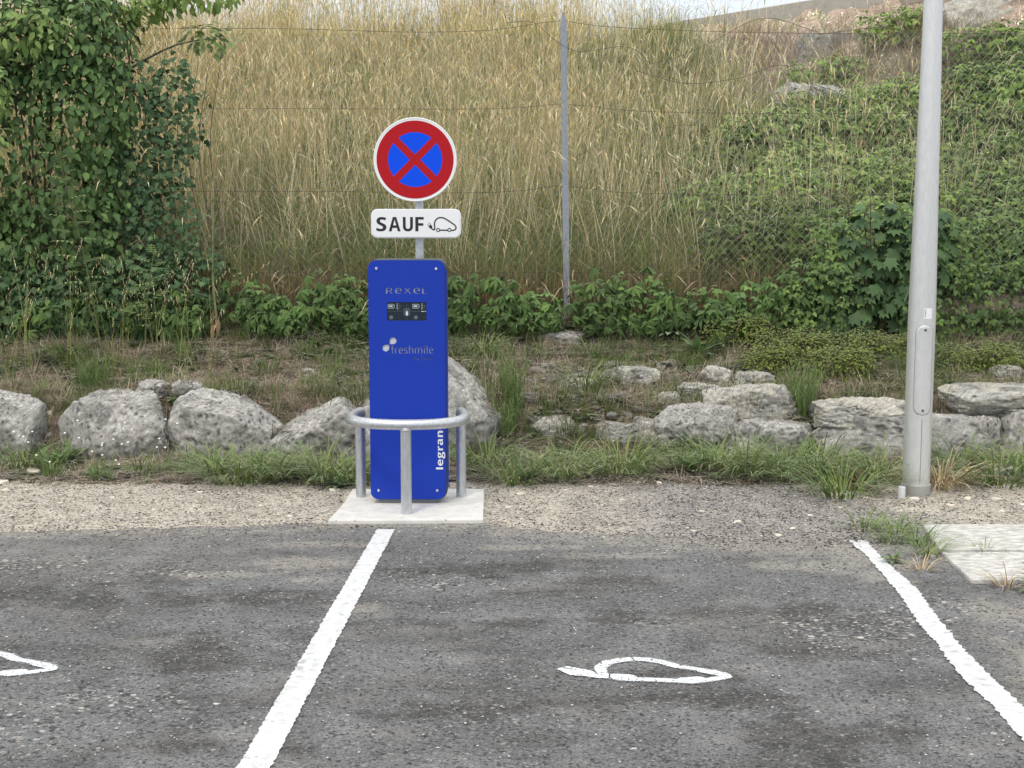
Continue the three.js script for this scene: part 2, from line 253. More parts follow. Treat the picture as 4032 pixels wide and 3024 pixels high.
tag(mesh('concrete_pad', polySlab([[-0.937, 7.141], [-0.146, 7.162], [-0.158, 7.95], [-0.9, 7.95], [-0.905, 7.58]], -0.15, 0.02), concrete, scene), 'pale concrete pad under the blue charger and its guard rail', 'concrete pad');

// ------------------------------------------------------------------ charging station
const font = await new FontLoader().loadAsync('fonts/droid/droid_sans_regular.typeface.json');
const fontBold = await new FontLoader().loadAsync('fonts/droid/droid_sans_bold.typeface.json');
const blueMat = new THREE.MeshPhysicalMaterial({ color: lin(0.011, 0.043, 0.39), roughness: 0.5, specularIntensity: 0.4 });
const greyPlate = std(lin(0.55, 0.57, 0.6), 0.6), darkTrim = std(lin(0.055, 0.07, 0.075), 0.5), boltMat = std(lin(0.72, 0.72, 0.74), 0.28, { metalness: 1 });
function roundRect(w, h, r, Kind = THREE.Shape) { const s = new Kind(); s.moveTo(-w / 2 + r, -h / 2); s.lineTo(w / 2 - r, -h / 2); s.absarc(w / 2 - r, -h / 2 + r, r, -Math.PI / 2, 0); s.lineTo(w / 2, h / 2 - r); s.absarc(w / 2 - r, h / 2 - r, r, 0, Math.PI / 2); s.lineTo(-w / 2 + r, h / 2); s.absarc(-w / 2 + r, h / 2 - r, r, Math.PI / 2, Math.PI); s.lineTo(-w / 2, -h / 2 + r); s.absarc(-w / 2 + r, -h / 2 + r, r, Math.PI, 1.5 * Math.PI); return s; }
const extr = (s, depth, bevel = 0.0015, seg = 2) => new THREE.ExtrudeGeometry(s, { depth: depth - 2 * bevel, bevelEnabled: bevel > 0, bevelThickness: bevel, bevelSize: bevel, bevelOffset: -bevel, bevelSegments: seg, curveSegments: 12 });
function textShapes(f, text, x0, x1, y0, y1, perGlyph) { // glyphs stretched into a box, optionally each glyph to the full height
  const all = [];
  const fit = (shapes, a, b, c, d) => {
    let mnx = 1e9, mxx = -1e9, mny = 1e9, mxy = -1e9; const pts = shapes.map((s) => [s.getPoints(5), s.holes.map((h) => h.getPoints(5))]);
    for (const [o] of pts) for (const p of o) { mnx = Math.min(mnx, p.x); mxx = Math.max(mxx, p.x); mny = Math.min(mny, p.y); mxy = Math.max(mxy, p.y); }
    const T = (p) => new THREE.Vector2(lerp(a, b, (p.x - mnx) / (mxx - mnx)), lerp(c, d, (p.y - mny) / (mxy - mny)));
    for (const [o, hs] of pts) { const s = new THREE.Shape(o.map(T)); s.holes = hs.map((h) => new THREE.Path(h.map(T))); all.push(s); }
  };
  if (!perGlyph) fit(f.generateShapes(text, 1), x0, x1, y0, y1);
  else { let x = x0; const tot = perGlyph.reduce((a, b) => a + b, 0), gap = (x1 - x0) * 0.05, k = (x1 - x0 - gap * (text.length - 1)) / tot; [...text].forEach((ch, i) => { fit(f.generateShapes(ch, 1), x, x + perGlyph[i] * k, y0, y1); x += perGlyph[i] * k + gap; }); }
  return all;
}
function drop(cx, cy, r, ang) { // leaf-shaped petal whose tip points along ang
  const s = new THREE.Shape(), tip = [cx + Math.cos(ang) * r * 1.42, cy + Math.sin(ang) * r * 1.42]; s.moveTo(...tip); s.absarc(cx, cy, r, ang + Math.PI / 4, ang - Math.PI / 4 + 2 * Math.PI); s.lineTo(...tip); return s;
}
{
  const st = thing('charging_station', 'bright blue upright car charging post with cut-out lettering and small screen', 'charging station', [-0.556, 0, -7.55]);
  const W = 0.402, y0 = 0.044, y1 = 1.322, yc = (y0 + y1) / 2, Hp = y1 - y0;
  // front sheet with stencil-cut letters and the screen opening
  const panel = roundRect(W, Hp, 0.042), islands = [];
  const cut = (shapes) => { for (const s of shapes) { panel.holes.push(new THREE.Path(s.getPoints(6))); for (const h of s.holes) islands.push(new THREE.Shape(h.getPoints(5))); } };
  const ly = (y) => y - yc;
  cut(textShapes(font, 'REXEL'.replace(/E/g, 'e'), -0.108, 0.11, ly(1.147), ly(1.178), [1.05, 1.0, 1.15, 1.0, 0.8]));
  cut(textShapes(font, 'freshmile', -0.086, 0.139, ly(0.829), ly(0.875)));
  cut(textShapes(font, 'by Rexel', 0.038, 0.139, ly(0.792), ly(0.815)));
  cut([drop(-0.073, ly(0.898), 0.0185, Math.PI * 1.25), drop(-0.112, ly(0.859), 0.0185, Math.PI * 0.25)]);
  panel.holes.push(roundRect(0.208, 0.098, 0.002, THREE.Path)); { const h = panel.holes.at(-1), q = h.getPoints(2).map((p) => new THREE.Vector2(p.x + 0.001, p.y + ly(1.053))); panel.holes[panel.holes.length - 1] = new THREE.Path(q); }
  const pg = extr(panel, 0.005, 0.0004, 1), ig = islands.map((s) => extr(s, 0.005, 0));
  const fp = mesh('front_panel', mergeGeometries([pg, ...ig]), blueMat, st); fp.position.set(0, yc, -0.002);
  mesh('backing_plate', new RoundedBoxGeometry(W - 0.03, Hp - 0.08, 0.002, 1, 0.0008).translate(0, yc, -0.0045), greyPlate, st);
  // shell behind the panel: dark caps at head and foot, blue flanks
  const shell = (h0, h1, mat, name) => { const s = roundRect(W + 0.008, Hp + 0.006, 0.046); const g = extr(s, 0.165, 0.003, 2); const p = g.attributes.position; for (let i = 0; i < p.count; i++) p.setY(i, clamp(p.getY(i), h0 - yc, h1 - yc)); g.computeVertexNormals(); const m = mesh(name, g, mat, st); m.position.set(0.004, yc, -0.185); return m; };
  shell(y1 - 0.052, y1 + 0.006, darkTrim, 'top_cap'); shell(y0 + 0.056, y1 - 0.053, blueMat, 'body'); shell(y0 - 0.006, y0 + 0.055, darkTrim, 'bottom_cap');
  mesh('front_gasket', extr(roundRect(W + 0.006, Hp + 0.004, 0.045), 0.004, 0.001).translate(0.001, yc, -0.02), darkTrim, st);
  mesh('plinth', new RoundedBoxGeometry(0.3, 0.05, 0.15, 2, 0.002).translate(0.004, 0.0395, -0.083), std(lin(0.16, 0.165, 0.17), 0.5, { metalness: 0.5 }), st);
  const bolt = new THREE.LatheGeometry([[0, 0.0065], [0.0032, 0.0064], [0.0034, 0.003], [0.0042, 0.003], [0.0046, 0.0064], [0.0068, 0.005], [0.0085, 0.0015], [0.0085, 0], [0, 0]].map(([a, b]) => new THREE.Vector2(a, b)), 18).rotateX(Math.PI / 2);
  for (const [x, y] of [[-0.157, 1.279], [0.157, 1.277], [-0.159, 0.092], [0.155, 0.092]]) mesh('bolt', bolt, boltMat, st).position.set(x, y, 0.0032);
  // printed screen
  const c = document.createElement('canvas'); c.width = 832; c.height = 392; const g = c.getContext('2d');
  g.fillStyle = '#1c2834'; g.fillRect(0, 0, 832, 392);
  g.strokeStyle = '#5d686c'; g.lineWidth = 5; for (const l of [[20, 192, 330, 192], [500, 196, 690, 196], [415, 20, 415, 110], [415, 290, 415, 370]]) { g.beginPath(); g.moveTo(l[0], l[1]); g.lineTo(l[2], l[3]); g.stroke(); }
  for (const bx of [28, 540]) {
    g.strokeStyle = '#b9c4c6'; g.lineWidth = 9; g.beginPath(); g.moveTo(bx, 52); g.lineTo(bx + 118, 52); g.lineTo(bx + 134, 90); g.lineTo(bx + 118, 130); g.lineTo(bx, 130); g.closePath(); g.stroke();
    g.fillStyle = '#f4f8ff'; g.font = 'bold 48px sans-serif'; g.fillText(bx < 100 ? '999' : '988', bx + 16, 109);
    for (let k = 0; k < 4; k++) { g.fillStyle = '#b4bcbe'; g.fillRect(bx + 176, 38 + k * 33, 27, 14); g.fillStyle = '#667072'; g.fillRect(bx + 218, 41 + k * 33, [26, 52, 44, 24][k], 8); }
    g.fillStyle = '#5d6a72'; g.beginPath(); g.arc(bx + 62, 318, 41, 0, 7); g.fill(); g.fillStyle = '#31404a'; g.fillRect(bx + 226, 300, 7, 36);
  }
  g.fillStyle = '#4b5656'; g.beginPath(); g.roundRect(348, 130, 136, 150, 22); g.fill(); g.fillStyle = '#323e46'; g.fillRect(374, 172, 84, 110); g.fillStyle = '#cfd3e0'; g.beginPath(); g.roundRect(394, 196, 46, 84, 6); g.fill(); g.fillStyle = '#8d9698'; g.fillRect(398, 180, 36, 8);
  g.fillStyle = '#c9cfce'; g.fillRect(712, 190, 60, 14); g.fillRect(786, 186, 24, 16);
  const t = new THREE.CanvasTexture(c); t.colorSpace = THREE.SRGBColorSpace;
  const scr = mesh('screen', new THREE.BoxGeometry(0.212, 0.102, 0.003), [darkTrim, darkTrim, darkTrim, darkTrim, new THREE.MeshPhysicalMaterial({ map: t, roughness: 0.18 }), darkTrim], st); scr.position.set(0.001, 1.053, -0.0037);
  // white vinyl lettering along the right edge, read upwards
  const vs = textShapes(fontBold, 'legrand', 0, 0.252, -0.009, 0.041);
  const vg = new THREE.ExtrudeGeometry(vs, { depth: 0.0008, bevelEnabled: false, curveSegments: 5 }).rotateZ(Math.PI / 2);
  mesh('lettering', vg, std(lin(0.72, 0.73, 0.76), 0.5), st).position.set(0.1905, 0.207, 0.0036);
}

// ------------------------------------------------------------------ galvanised steel
const galvTex = dataTex(512, 512, (b, N) => {
  const R = rng(10), cells = []; for (let k = 0; k < 700; k++) cells.push([R() * N, R() * N, R()]);
  const grid = new Map(); for (const c of cells) { const k = (c[0] >> 5) + ',' + (c[1] >> 5); if (!grid.has(k)) grid.set(k, []); grid.get(k).push(c); }
  for (let j = 0; j < N; j++) for (let i = 0; i < N; i++) {
    let best = 1e9, v = 0.5; const gi = i >> 5, gj = j >> 5;
    for (let a = -1; a <= 1; a++) for (let c = -1; c <= 1; c++) for (const q of grid.get((gi + a) + ',' + (gj + c)) ?? []) { const e = (q[0] - i) ** 2 + (q[1] - j) ** 2; if (e < best) { best = e; v = q[2]; } }
    const w = 0.55 + 0.08 * (v - 0.5) + 0.1 * fbm2(i / 40, j / 40, 3) + 0.03 * R(), o = (j * N + i) * 3; b[o] = w * 0.97; b[o + 1] = w * 1.0; b[o + 2] = w * 1.03;
  }
});
galvTex.wrapS = galvTex.wrapT = THREE.RepeatWrapping;
const galv = std(0xffffff, 0.42, { map: galvTex, metalness: 0.7 });
{
  const t = thing('guard_rail', 'galvanised bowed tube guard rail on three posts before the blue charger', 'guard rail', [-0.55, 0.02, -7.5]);
  const V = (x, y, d) => new THREE.Vector3(x + 0.55, y - 0.02, -d + 7.5);
  const curve = new THREE.CatmullRomCurve3([V(-0.828, 0.487, 7.745), V(-0.845, 0.487, 7.66), V(-0.853, 0.487, 7.55), V(-0.825, 0.487, 7.43), V(-0.745, 0.487, 7.345), V(-0.65, 0.487, 7.31), V(-0.55, 0.487, 7.298), V(-0.45, 0.487, 7.31), V(-0.355, 0.487, 7.345), V(-0.277, 0.487, 7.43), V(-0.252, 0.487, 7.55), V(-0.262, 0.487, 7.66), V(-0.279, 0.487, 7.745)]);
  const rail = mesh('rail', new THREE.TubeGeometry(curve, 90, 0.028, 20), galv, t); { const u = rail.geometry.attributes.uv; for (let i = 0; i < u.count; i++) u.setXY(i, u.getX(i) * 5, u.getY(i) * 0.6); }
  const capG = new THREE.SphereGeometry(0.028, 20, 12);
  for (const q of [[-0.828, 7.745], [-0.279, 7.745]]) mesh('rail_end', capG, galv, t).position.copy(V(q[0], 0.487, q[1]));
  const post = (x, d, h) => { const g = new THREE.LatheGeometry([[0.028, 0], [0.028, h], [0.0295, h + 0.006], [0.026, h + 0.012]].map(([a, b]) => new THREE.Vector2(a, b)), 22); const u = g.attributes.uv; for (let i = 0; i < u.count; i++) u.setXY(i, u.getX(i) * 0.6 + x, u.getY(i) * 1.4); mesh('post', g, galv, t).position.copy(V(x, 0.018, d)); mesh('weld_bead', new THREE.TorusGeometry(0.03, 0.0035, 6, 22).rotateX(Math.PI / 2), galv, t).position.copy(V(x, 0.462, d)); };
  post(-0.548, 7.3, 0.445); post(-0.829, 7.735, 0.46); post(-0.279, 7.735, 0.46);
  for (const sx of [-0.715, -0.385]) mesh('drain_hole', new THREE.CylinderGeometry(0.0055, 0.0055, 0.004, 12).rotateX(Math.PI / 2).rotateY(sx < -0.55 ? -0.35 : 0.35), std(lin(0.02, 0.02, 0.02), 0.9), t).position.copy(V(sx, 0.483, 7.333 - 0.0295));
}
// ------------------------------------------------------------------ sign on its post
{
  const t = thing('road_sign', 'round red and blue no-stopping sign above a white plate on a grey post', 'road sign', [-0.505, 0.02, -7.87]);
  const rr = roundRect(0.046, 0.046, 0.012); const pole = extr(rr, 2.0, 0.001).rotateX(-Math.PI / 2); { const u = pole.attributes.uv; for (let i = 0; i < u.count; i++) u.setXY(i, u.getX(i) * 3, u.getY(i) * 2); }
  mesh('pole', pole, galv, t);
  const white = std(lin(0.82, 0.83, 0.84), 0.45), red = new THREE.MeshPhysicalMaterial({ color: lin(0.43, 0.008, 0.014), roughness: 0.45, specularIntensity: 0.4 }), blue = new THREE.MeshPhysicalMaterial({ color: lin(0, 0.075, 0.8), roughness: 0.45, specularIntensity: 0.4 }), rimMat = std(lin(0.6, 0.62, 0.64), 0.45);
  const disc = mesh('round_sign', new THREE.LatheGeometry([[0, 0.012], [0.216, 0.012], [0.2185, 0.0145], [0.2225, 0.0145], [0.2245, 0.012], [0.2245, -0.012], [0.218, -0.012], [0.216, 0.008], [0, 0.008]].map(([a, b]) => new THREE.Vector2(a, b)), 96).rotateX(Math.PI / 2), white, t); disc.position.set(-0.017, 1.832, 0.05);
  const R0 = 0.2075, R1 = 0.146, wv = 0.0195;
  const ring = new THREE.Shape(); ring.absarc(0, 0, R0, 0, 2 * Math.PI);
  const quad = (k) => { const s = [], c = Math.cos(k * Math.PI / 2), n = Math.sin(k * Math.PI / 2), a0 = Math.PI / 4 + Math.asin(wv / R1), a1 = 3 * Math.PI / 4 - Math.asin(wv / R1); s.push([0, wv * Math.SQRT2]); for (let i = 0; i <= 24; i++) { const a = lerp(a0, a1, i / 24); s.push([R1 * Math.cos(a), R1 * Math.sin(a)]); } return s.map(([x, y]) => new THREE.Vector2(x * c - y * n, x * n + y * c)); };
  for (let k = 0; k < 4; k++) { ring.holes.push(new THREE.Path(quad(k))); const q = mesh('blue_panel', new THREE.ExtrudeGeometry(new THREE.Shape(quad(k)), { depth: 0.0008, bevelEnabled: false }), blue, disc); q.position.z = 0.0122; }
  mesh('red_ring_and_cross', new THREE.ExtrudeGeometry(ring, { depth: 0.0012, bevelEnabled: false, curveSegments: 64 }), red, disc).position.z = 0.0122;
  const plate = mesh('plate', extr(roundRect(0.488, 0.158, 0.036), 0.022, 0.003, 3), white, t); plate.position.set(-0.0155, 1.489, 0.032);
  mesh('plate_face', extr(roundRect(0.474, 0.144, 0.03), 0.0012, 0), white, plate).position.z = 0.0222;
  const black = std(lin(0.012, 0.012, 0.014), 0.5), zf = 0.0236;
  mesh('lettering', new THREE.ExtrudeGeometry(textShapes(fontBold, 'SAUF', -0.215, 0.042, -0.041, 0.036, [0.9, 1.05, 0.9, 0.75]), { depth: 0.0006, bevelEnabled: false, curveSegments: 6 }), black, plate).position.z = zf;
  // car pictogram drawn by one cable
  const car = new THREE.CatmullRomCurve3([[0.086, -0.027], [0.098, -0.034], [0.102, -0.022], [0.1, 0.0], [0.108, 0.02], [0.126, 0.032], [0.148, 0.031], [0.17, 0.02], [0.194, 0.004], [0.213, -0.011], [0.217, -0.024], [0.208, -0.034], [0.188, -0.036]].map(([x, y]) => new THREE.Vector3(x, y, 0)));
  const flatTube = (c, r, n) => new THREE.TubeGeometry(c, n, r, 6).scale(1, 1, 0.12);
  mesh('car_outline', flatTube(car, 0.0042, 60), black, plate).position.z = zf + 0.0002;
  mesh('car_sill', flatTube(new THREE.LineCurve3(new THREE.Vector3(0.128, -0.035, 0), new THREE.Vector3(0.174, -0.035, 0)), 0.0042, 2), black, plate).position.z = zf + 0.0004;
  for (const x of [0.12, 0.181]) mesh('car_wheel', new THREE.TorusGeometry(0.0085, 0.0026, 6, 20).scale(1, 1, 0.2), black, plate).position.set(x, -0.034, zf + 0.0005);
  const plug = new THREE.Shape([[0.088, -0.03], [0.074, -0.024], [0.068, -0.015], [0.08, -0.004], [0.088, -0.014]].map(([x, y]) => new THREE.Vector2(x, y)));
  mesh('car_plug', mergeGeometries([new THREE.ExtrudeGeometry(plug, { depth: 0.0006, bevelEnabled: false }), new THREE.BoxGeometry(0.013, 0.003, 0.0006).rotateZ(2.4).translate(0.067, -0.0075, 0.0003), new THREE.BoxGeometry(0.013, 0.003, 0.0006).rotateZ(2.4).translate(0.074, 0.0005, 0.0003)].map((g) => { const q = g.index ? g.toNonIndexed() : g; return q; })), black, plate).position.z = zf;
  for (const y of [1.832, 1.489]) mesh('clamp', new RoundedBoxGeometry(0.1, 0.03, 0.06, 2, 0.004), galv, t).position.set(0, y, 0);
}
// ------------------------------------------------------------------ lamp post
const lampTex = dataTex(256, 256, (b, N) => { const R = rng(15); for (let j = 0; j < N; j++) for (let i = 0; i < N; i++) { const v = 0.7 + 0.06 * fbm2(i / 30, j / 50, 4) + 0.04 * (R() - 0.5), o = (j * N + i) * 3; b[o] = v; b[o + 1] = v; b[o + 2] = v * 0.985; } });
const aluminium = std(0xffffff, 0.48, { map: lampTex, metalness: 0.72 });
{
  const t = thing('lamp_post', 'tall tapering grey metal lamp post with an oval service door', 'lamp post', [2.256, 0, -7.87]);
  const shaft = mesh('shaft', new THREE.LatheGeometry([[0.0745, 0], [0.074, 0.4], [0.0745, 1.0], [0.069, 1.35], [0.0495, 2.7], [0.03, 4.1], [0.03, 4.2]].map(([a, b]) => new THREE.Vector2(a, b)), 48), aluminium, t); { const u = shaft.geometry.attributes.uv, p = shaft.geometry.attributes.position; for (let i = 0; i < u.count; i++) u.setXY(i, u.getX(i) * 1.5, p.getY(i) * 2.2); }
  mesh('base_collar', new THREE.LatheGeometry([[0.076, 0], [0.08, 0.006], [0.0815, 0.062], [0.079, 0.068], [0.074, 0.07]].map(([a, b]) => new THREE.Vector2(a, b)), 48), std(lin(0.42, 0.42, 0.4), 0.6, { metalness: 0.4 }), t);
  // curved door: a slot-shaped patch standing slightly proud
  const doorPatch = (w, h, r, k) => { const p = [], ix = [], uv = [], nx = 16, ny = 48; for (let j = 0; j <= ny; j++) for (let i = 0; i <= nx; i++) { const y = (j / ny - 0.5) * h, e = Math.max(0, Math.abs(y) - (h / 2 - w / 2)), hw = Math.sqrt(Math.max(0, (w / 2) ** 2 - e * e)), x = (i / nx * 2 - 1) * hw, a = x / 0.0745; const rr = r - (Math.abs(i / nx * 2 - 1) > 0.96 || j === 0 || j === ny ? k : 0); p.push(Math.sin(a) * rr, y, Math.cos(a) * rr); uv.push(x * 2, y * 2); } for (let j = 0; j < ny; j++) for (let i = 0; i < nx; i++) { const a = j * (nx + 1) + i; ix.push(a, a + 1, a + nx + 1, a + 1, a + nx + 2, a + nx + 1); } const g = new THREE.BufferGeometry(); g.setAttribute('position', new THREE.Float32BufferAttribute(p, 3)); g.setAttribute('uv', new THREE.Float32BufferAttribute(uv, 2)); g.setIndex(ix); g.computeVertexNormals(); return g; };
  mesh('door_gap', doorPatch(0.104, 0.504, 0.0752, 0), std(lin(0.16, 0.16, 0.16), 0.7), t).position.set(0, 0.71, 0);
  const door = mesh('service_door', doorPatch(0.1, 0.5, 0.0785, 0.0035), aluminium, t); door.position.set(0, 0.71, 0);
  for (const y of [0.222, -0.222]) mesh('lock', new THREE.CylinderGeometry(0.0065, 0.0075, 0.006, 14).rotateX(Math.PI / 2), std(lin(0.12, 0.12, 0.12), 0.4, { metalness: 0.8 }), door).position.set(0, y, 0.08);
  mesh('seam', new THREE.BoxGeometry(0.003, 0.36, 0.002).translate(0, 0.26, 0.0738), std(lin(0.2, 0.2, 0.2), 0.6, { metalness: 0.6 }), t);
  const c = document.createElement('canvas'); c.width = 192; c.height = 224; const g = c.getContext('2d'); g.fillStyle = '#e9e9ea'; g.fillRect(0, 0, 192, 224); g.save(); g.translate(18, 20); g.rotate(Math.PI / 2); g.fillStyle = '#222'; g.font = 'bold 46px sans-serif'; g.fillText('COMPRLUS', 0, 0, 180); g.restore(); g.fillStyle = '#c3c3c6'; g.fillRect(80, 150, 60, 10);
  const tx = new THREE.CanvasTexture(c); tx.colorSpace = THREE.SRGBColorSpace;
  const sp = []; const sg = new THREE.CylinderGeometry(0.0755, 0.0755, 0.058, 10, 1, true, -0.16, 0.62).translate(0, 1.022, 0);
  mesh('sticker', sg, std(0xffffff, 0.5, { map: tx }), t);
  const head = mesh('lantern', new THREE.LatheGeometry([[0.001, 0.16], [0.12, 0.15], [0.24, 0.1], [0.25, 0.06], [0.22, 0.05], [0.05, 0.02], [0.035, -0.06], [0.033, -0.1]].map(([a, b]) => new THREE.Vector2(a, b)), 32), darkTrim, t); head.position.y = 4.25;
  tag(mesh('conduit_stub', mergeGeometries([new THREE.LatheGeometry([[0.017, 0], [0.02, 0], [0.02, 0.062], [0.0205, 0.066], [0.0175, 0.066], [0.017, 0.0]].map(([a, b]) => new THREE.Vector2(a, b)), 24), new THREE.CircleGeometry(0.0172, 20).rotateX(-Math.PI / 2).translate(0, 0.03, 0)]), std(lin(0.72, 0.73, 0.75), 0.5), scene), 'short white plastic conduit stub at the lamp post foot', 'pipe').position.set(2.148, 0.006, -7.76);
}
// ------------------------------------------------------------------ concrete chamber covers
{
  const wornTex = dataTex(512, 512, (b, N) => { const R = rng(14); for (let j = 0; j < N; j++) for (let i = 0; i < N; i++) { const o = (j * N + i) * 3, w = fbm2(i / 50, j / 22, 4), v = 0.4 + 0.26 * w + 0.14 * R(); b[o] = v * 1.02; b[o + 1] = v; b[o + 2] = v * 0.93; } for (let k = 0; k < 500; k++) { const v = 0.08 + 0.1 * R(), r = 0.6 + 1.6 * R() * R(); stamp(b, N, N, R() * N, R() * N, r * 2, r, [v, v, v], 0.8); } });
  const m = std(0xffffff, 0.95, { map: wornTex });
  tag(mesh('chamber_cover', polySlab([[1.99, 6.518], [2.96, 6.518], [3.0, 7.04], [2.06, 7.04]], -0.05, 0.024), m, scene), 'worn pale concrete chamber cover beyond the straight joint, right edge', 'concrete cover', 'concrete chamber covers');
  tag(mesh('chamber_cover', polySlab([[1.975, 6.0], [2.92, 6.0], [2.955, 6.497], [1.992, 6.497]], -0.05, 0.018), m, scene), 'nearer worn concrete chamber cover with its grey front edge showing', 'concrete cover', 'concrete chamber covers');
}
// ------------------------------------------------------------------ chain-link fence
const fenceD = (x, y) => 10.6 + 0.02 * n2(x * 0.9, y * 0.9) + 0.008 * n2(x * 4, y * 4);
{
  const t = thing('wire_fence', 'chain-link fence with angle-iron post running along the bank', 'fence', [0, 0.72, -10.6]);
  const V = (x, y, d = fenceD(x, y)) => new THREE.Vector3(x, y - 0.72, 10.6 - d);
  const wireMat = std(lin(0.27, 0.3, 0.29), 0.6, { metalness: 0.2 }), rusty = std(lin(0.13, 0.11, 0.09), 0.7, { metalness: 0.3 });
  const X0 = -5, X1 = 5.2, Y0 = 0.66, top = (x) => 2.83 + 0.035 * n2(x * 0.8, 3);
  const gs = [], step = 0.056;
  const run = (x, y, X, Y, r) => { const n = 7, pts = []; for (let i = 0; i <= n; i++) pts.push(V(lerp(x, X, i / n), lerp(y, Y, i / n))); gs.push(new THREE.TubeGeometry(new THREE.CatmullRomCurve3(pts), n * 2, r, 3)); };
  for (const s of [1, -1]) for (let a = X0 - 2.4; a < X1 + 2.4; a += step) {
    let xa = a, ya = Y0, xb = a + s * (2.17) * 0.93, yb = 2.83;
    const cl = (x, X) => clamp(x, X0, X1); if ((xa < X0 && xb < X0) || (xa > X1 && xb > X1)) continue;
    const yAt = (x) => ya + (x - xa) / (xb - xa) * (yb - ya), u = cl(xa), w = cl(xb); run(u, yAt(u), w, yAt(w), 0.0015);
  }
  mesh('chain_link_mesh', mergeGeometries(gs), wireMat, t).userData.kind = 'stuff';
  const wire = (pts, r, mat, name) => mesh(name, new THREE.TubeGeometry(new THREE.CatmullRomCurve3(pts), pts.length * 8, r, 5), mat, t);
  wire([V(-5, 2.85, 10.58), V(-3, 2.86, 10.58), V(-1.7, 2.865, 10.58), V(-0.6, 2.84, 10.58), V(-0.1, 2.86, 10.58), V(0.374, 2.92, 10.575), V(0.55, 2.89, 10.575), V(1.3, 2.85, 10.58), V(2.4, 2.83, 10.58), V(5.2, 2.85, 10.58)], 0.0019, rusty, 'tension_wire');
  wire([V(-5, 2.29, 10.58), V(-1.7, 2.297, 10.58), V(0, 2.3, 10.58), V(0.38, 2.33, 10.575), V(0.9, 2.28, 10.58), V(5.2, 2.27, 10.58)], 0.0017, rusty, 'tension_wire');
  wire([V(-5, 1.7, 10.58), V(-1.7, 1.702, 10.58), V(0, 1.7, 10.58), V(0.39, 1.745, 10.575), V(0.7, 1.7, 10.58), V(5.2, 1.69, 10.58)], 0.0017, rusty, 'tension_wire');
  wire([V(-5, 1.1, 10.58), V(0.4, 1.11, 10.575), V(5.2, 1.1, 10.58)], 0.0017, rusty, 'tension_wire');
  wire([V(-0.05, 2.9, 10.54), V(0.15, 2.9, 10.5), V(0.3, 2.78, 10.5), V(0.45, 2.7, 10.5), V(0.6, 2.705, 10.5), V(0.78, 2.73, 10.5), V(0.9, 2.7, 10.5), V(0.99, 2.614, 10.5), V(1.03, 2.615, 10.5), V(1.2, 2.66, 10.5), V(1.41, 2.75, 10.5), V(1.8, 2.93, 10.52), V(2.2, 2.84, 10.56)], 0.0021, rusty, 'loose_wire');
  wire([V(0.9, 2.56, 10.52), V(1.03, 2.52, 10.5), V(1.25, 2.471, 10.5), V(1.64, 2.51, 10.5), V(1.94, 2.6, 10.5), V(2.15, 2.5, 10.52), V(2.25, 2.2, 10.54), V(2.28, 1.9, 10.56)], 0.0021, rusty, 'loose_wire');
  wire([V(2.2, 2.82, 10.54), V(2.7, 2.86, 10.5), V(3.1, 2.75, 10.5), V(3.5, 2.68, 10.5), V(4.2, 2.72, 10.55)], 0.0021, rusty, 'loose_wire');
  // angle-iron post with a pointed head
  const L = new THREE.Shape([[0, 0], [0.045, 0], [0.045, 0.005], [0.005, 0.005], [0.005, 0.045], [0, 0.045]].map(([x, y]) => new THREE.Vector2(x, y)));
  const pg = new THREE.ExtrudeGeometry(L, { depth: 2.42, bevelEnabled: false, steps: 30 }).rotateX(-Math.PI / 2); const p = pg.attributes.position;
  for (let i = 0; i < p.count; i++) { const y = p.getY(i); if (y > 2.36) { const k = 1 - (y - 2.36) / 0.075; p.setX(i, 0.0225 + (p.getX(i) - 0.0225) * k); } p.setX(i, p.getX(i) - y * 0.0155); p.setZ(i, p.getZ(i) + 0.002 * Math.sin(y * 3)); }
  pg.computeVertexNormals(); const u = pg.attributes.uv; for (let i = 0; i < u.count; i++) u.setXY(i, p.getX(i) * 4, p.getY(i) * 2);
  mesh('post', pg, std(lin(0.52, 0.55, 0.6), 0.5, { map: galvTex, metalness: 0.3 }), t).position.copy(V(0.386, 0.56, 10.57));
}
// ------------------------------------------------------------------ retaining wall on top of the bank
{
  const g = new THREE.ExtrudeGeometry(new THREE.Shape([[0, 0], [0.22, 0], [0.22, 0.9], [0.21, 0.91], [0.01, 0.91], [0, 0.9]].map(([x, y]) => new THREE.Vector2(x, y))), { depth: 12, bevelEnabled: false, steps: 12 });
  const u = g.attributes.uv, p = g.attributes.position; for (let i = 0; i < u.count; i++) u.setXY(i, p.getZ(i) / 1.5, p.getY(i) / 1.5);
  const m = tag(mesh('parapet_wall', g, std(lin(0.62, 0.6, 0.57), 0.95, { map: concreteTex }), scene), 'low grey concrete parapet wall on the skyline at top right', 'wall'); m.position.set(1.75, 3.15, -20.75); m.rotation.y = Math.atan2(1.37, 2.1);
}

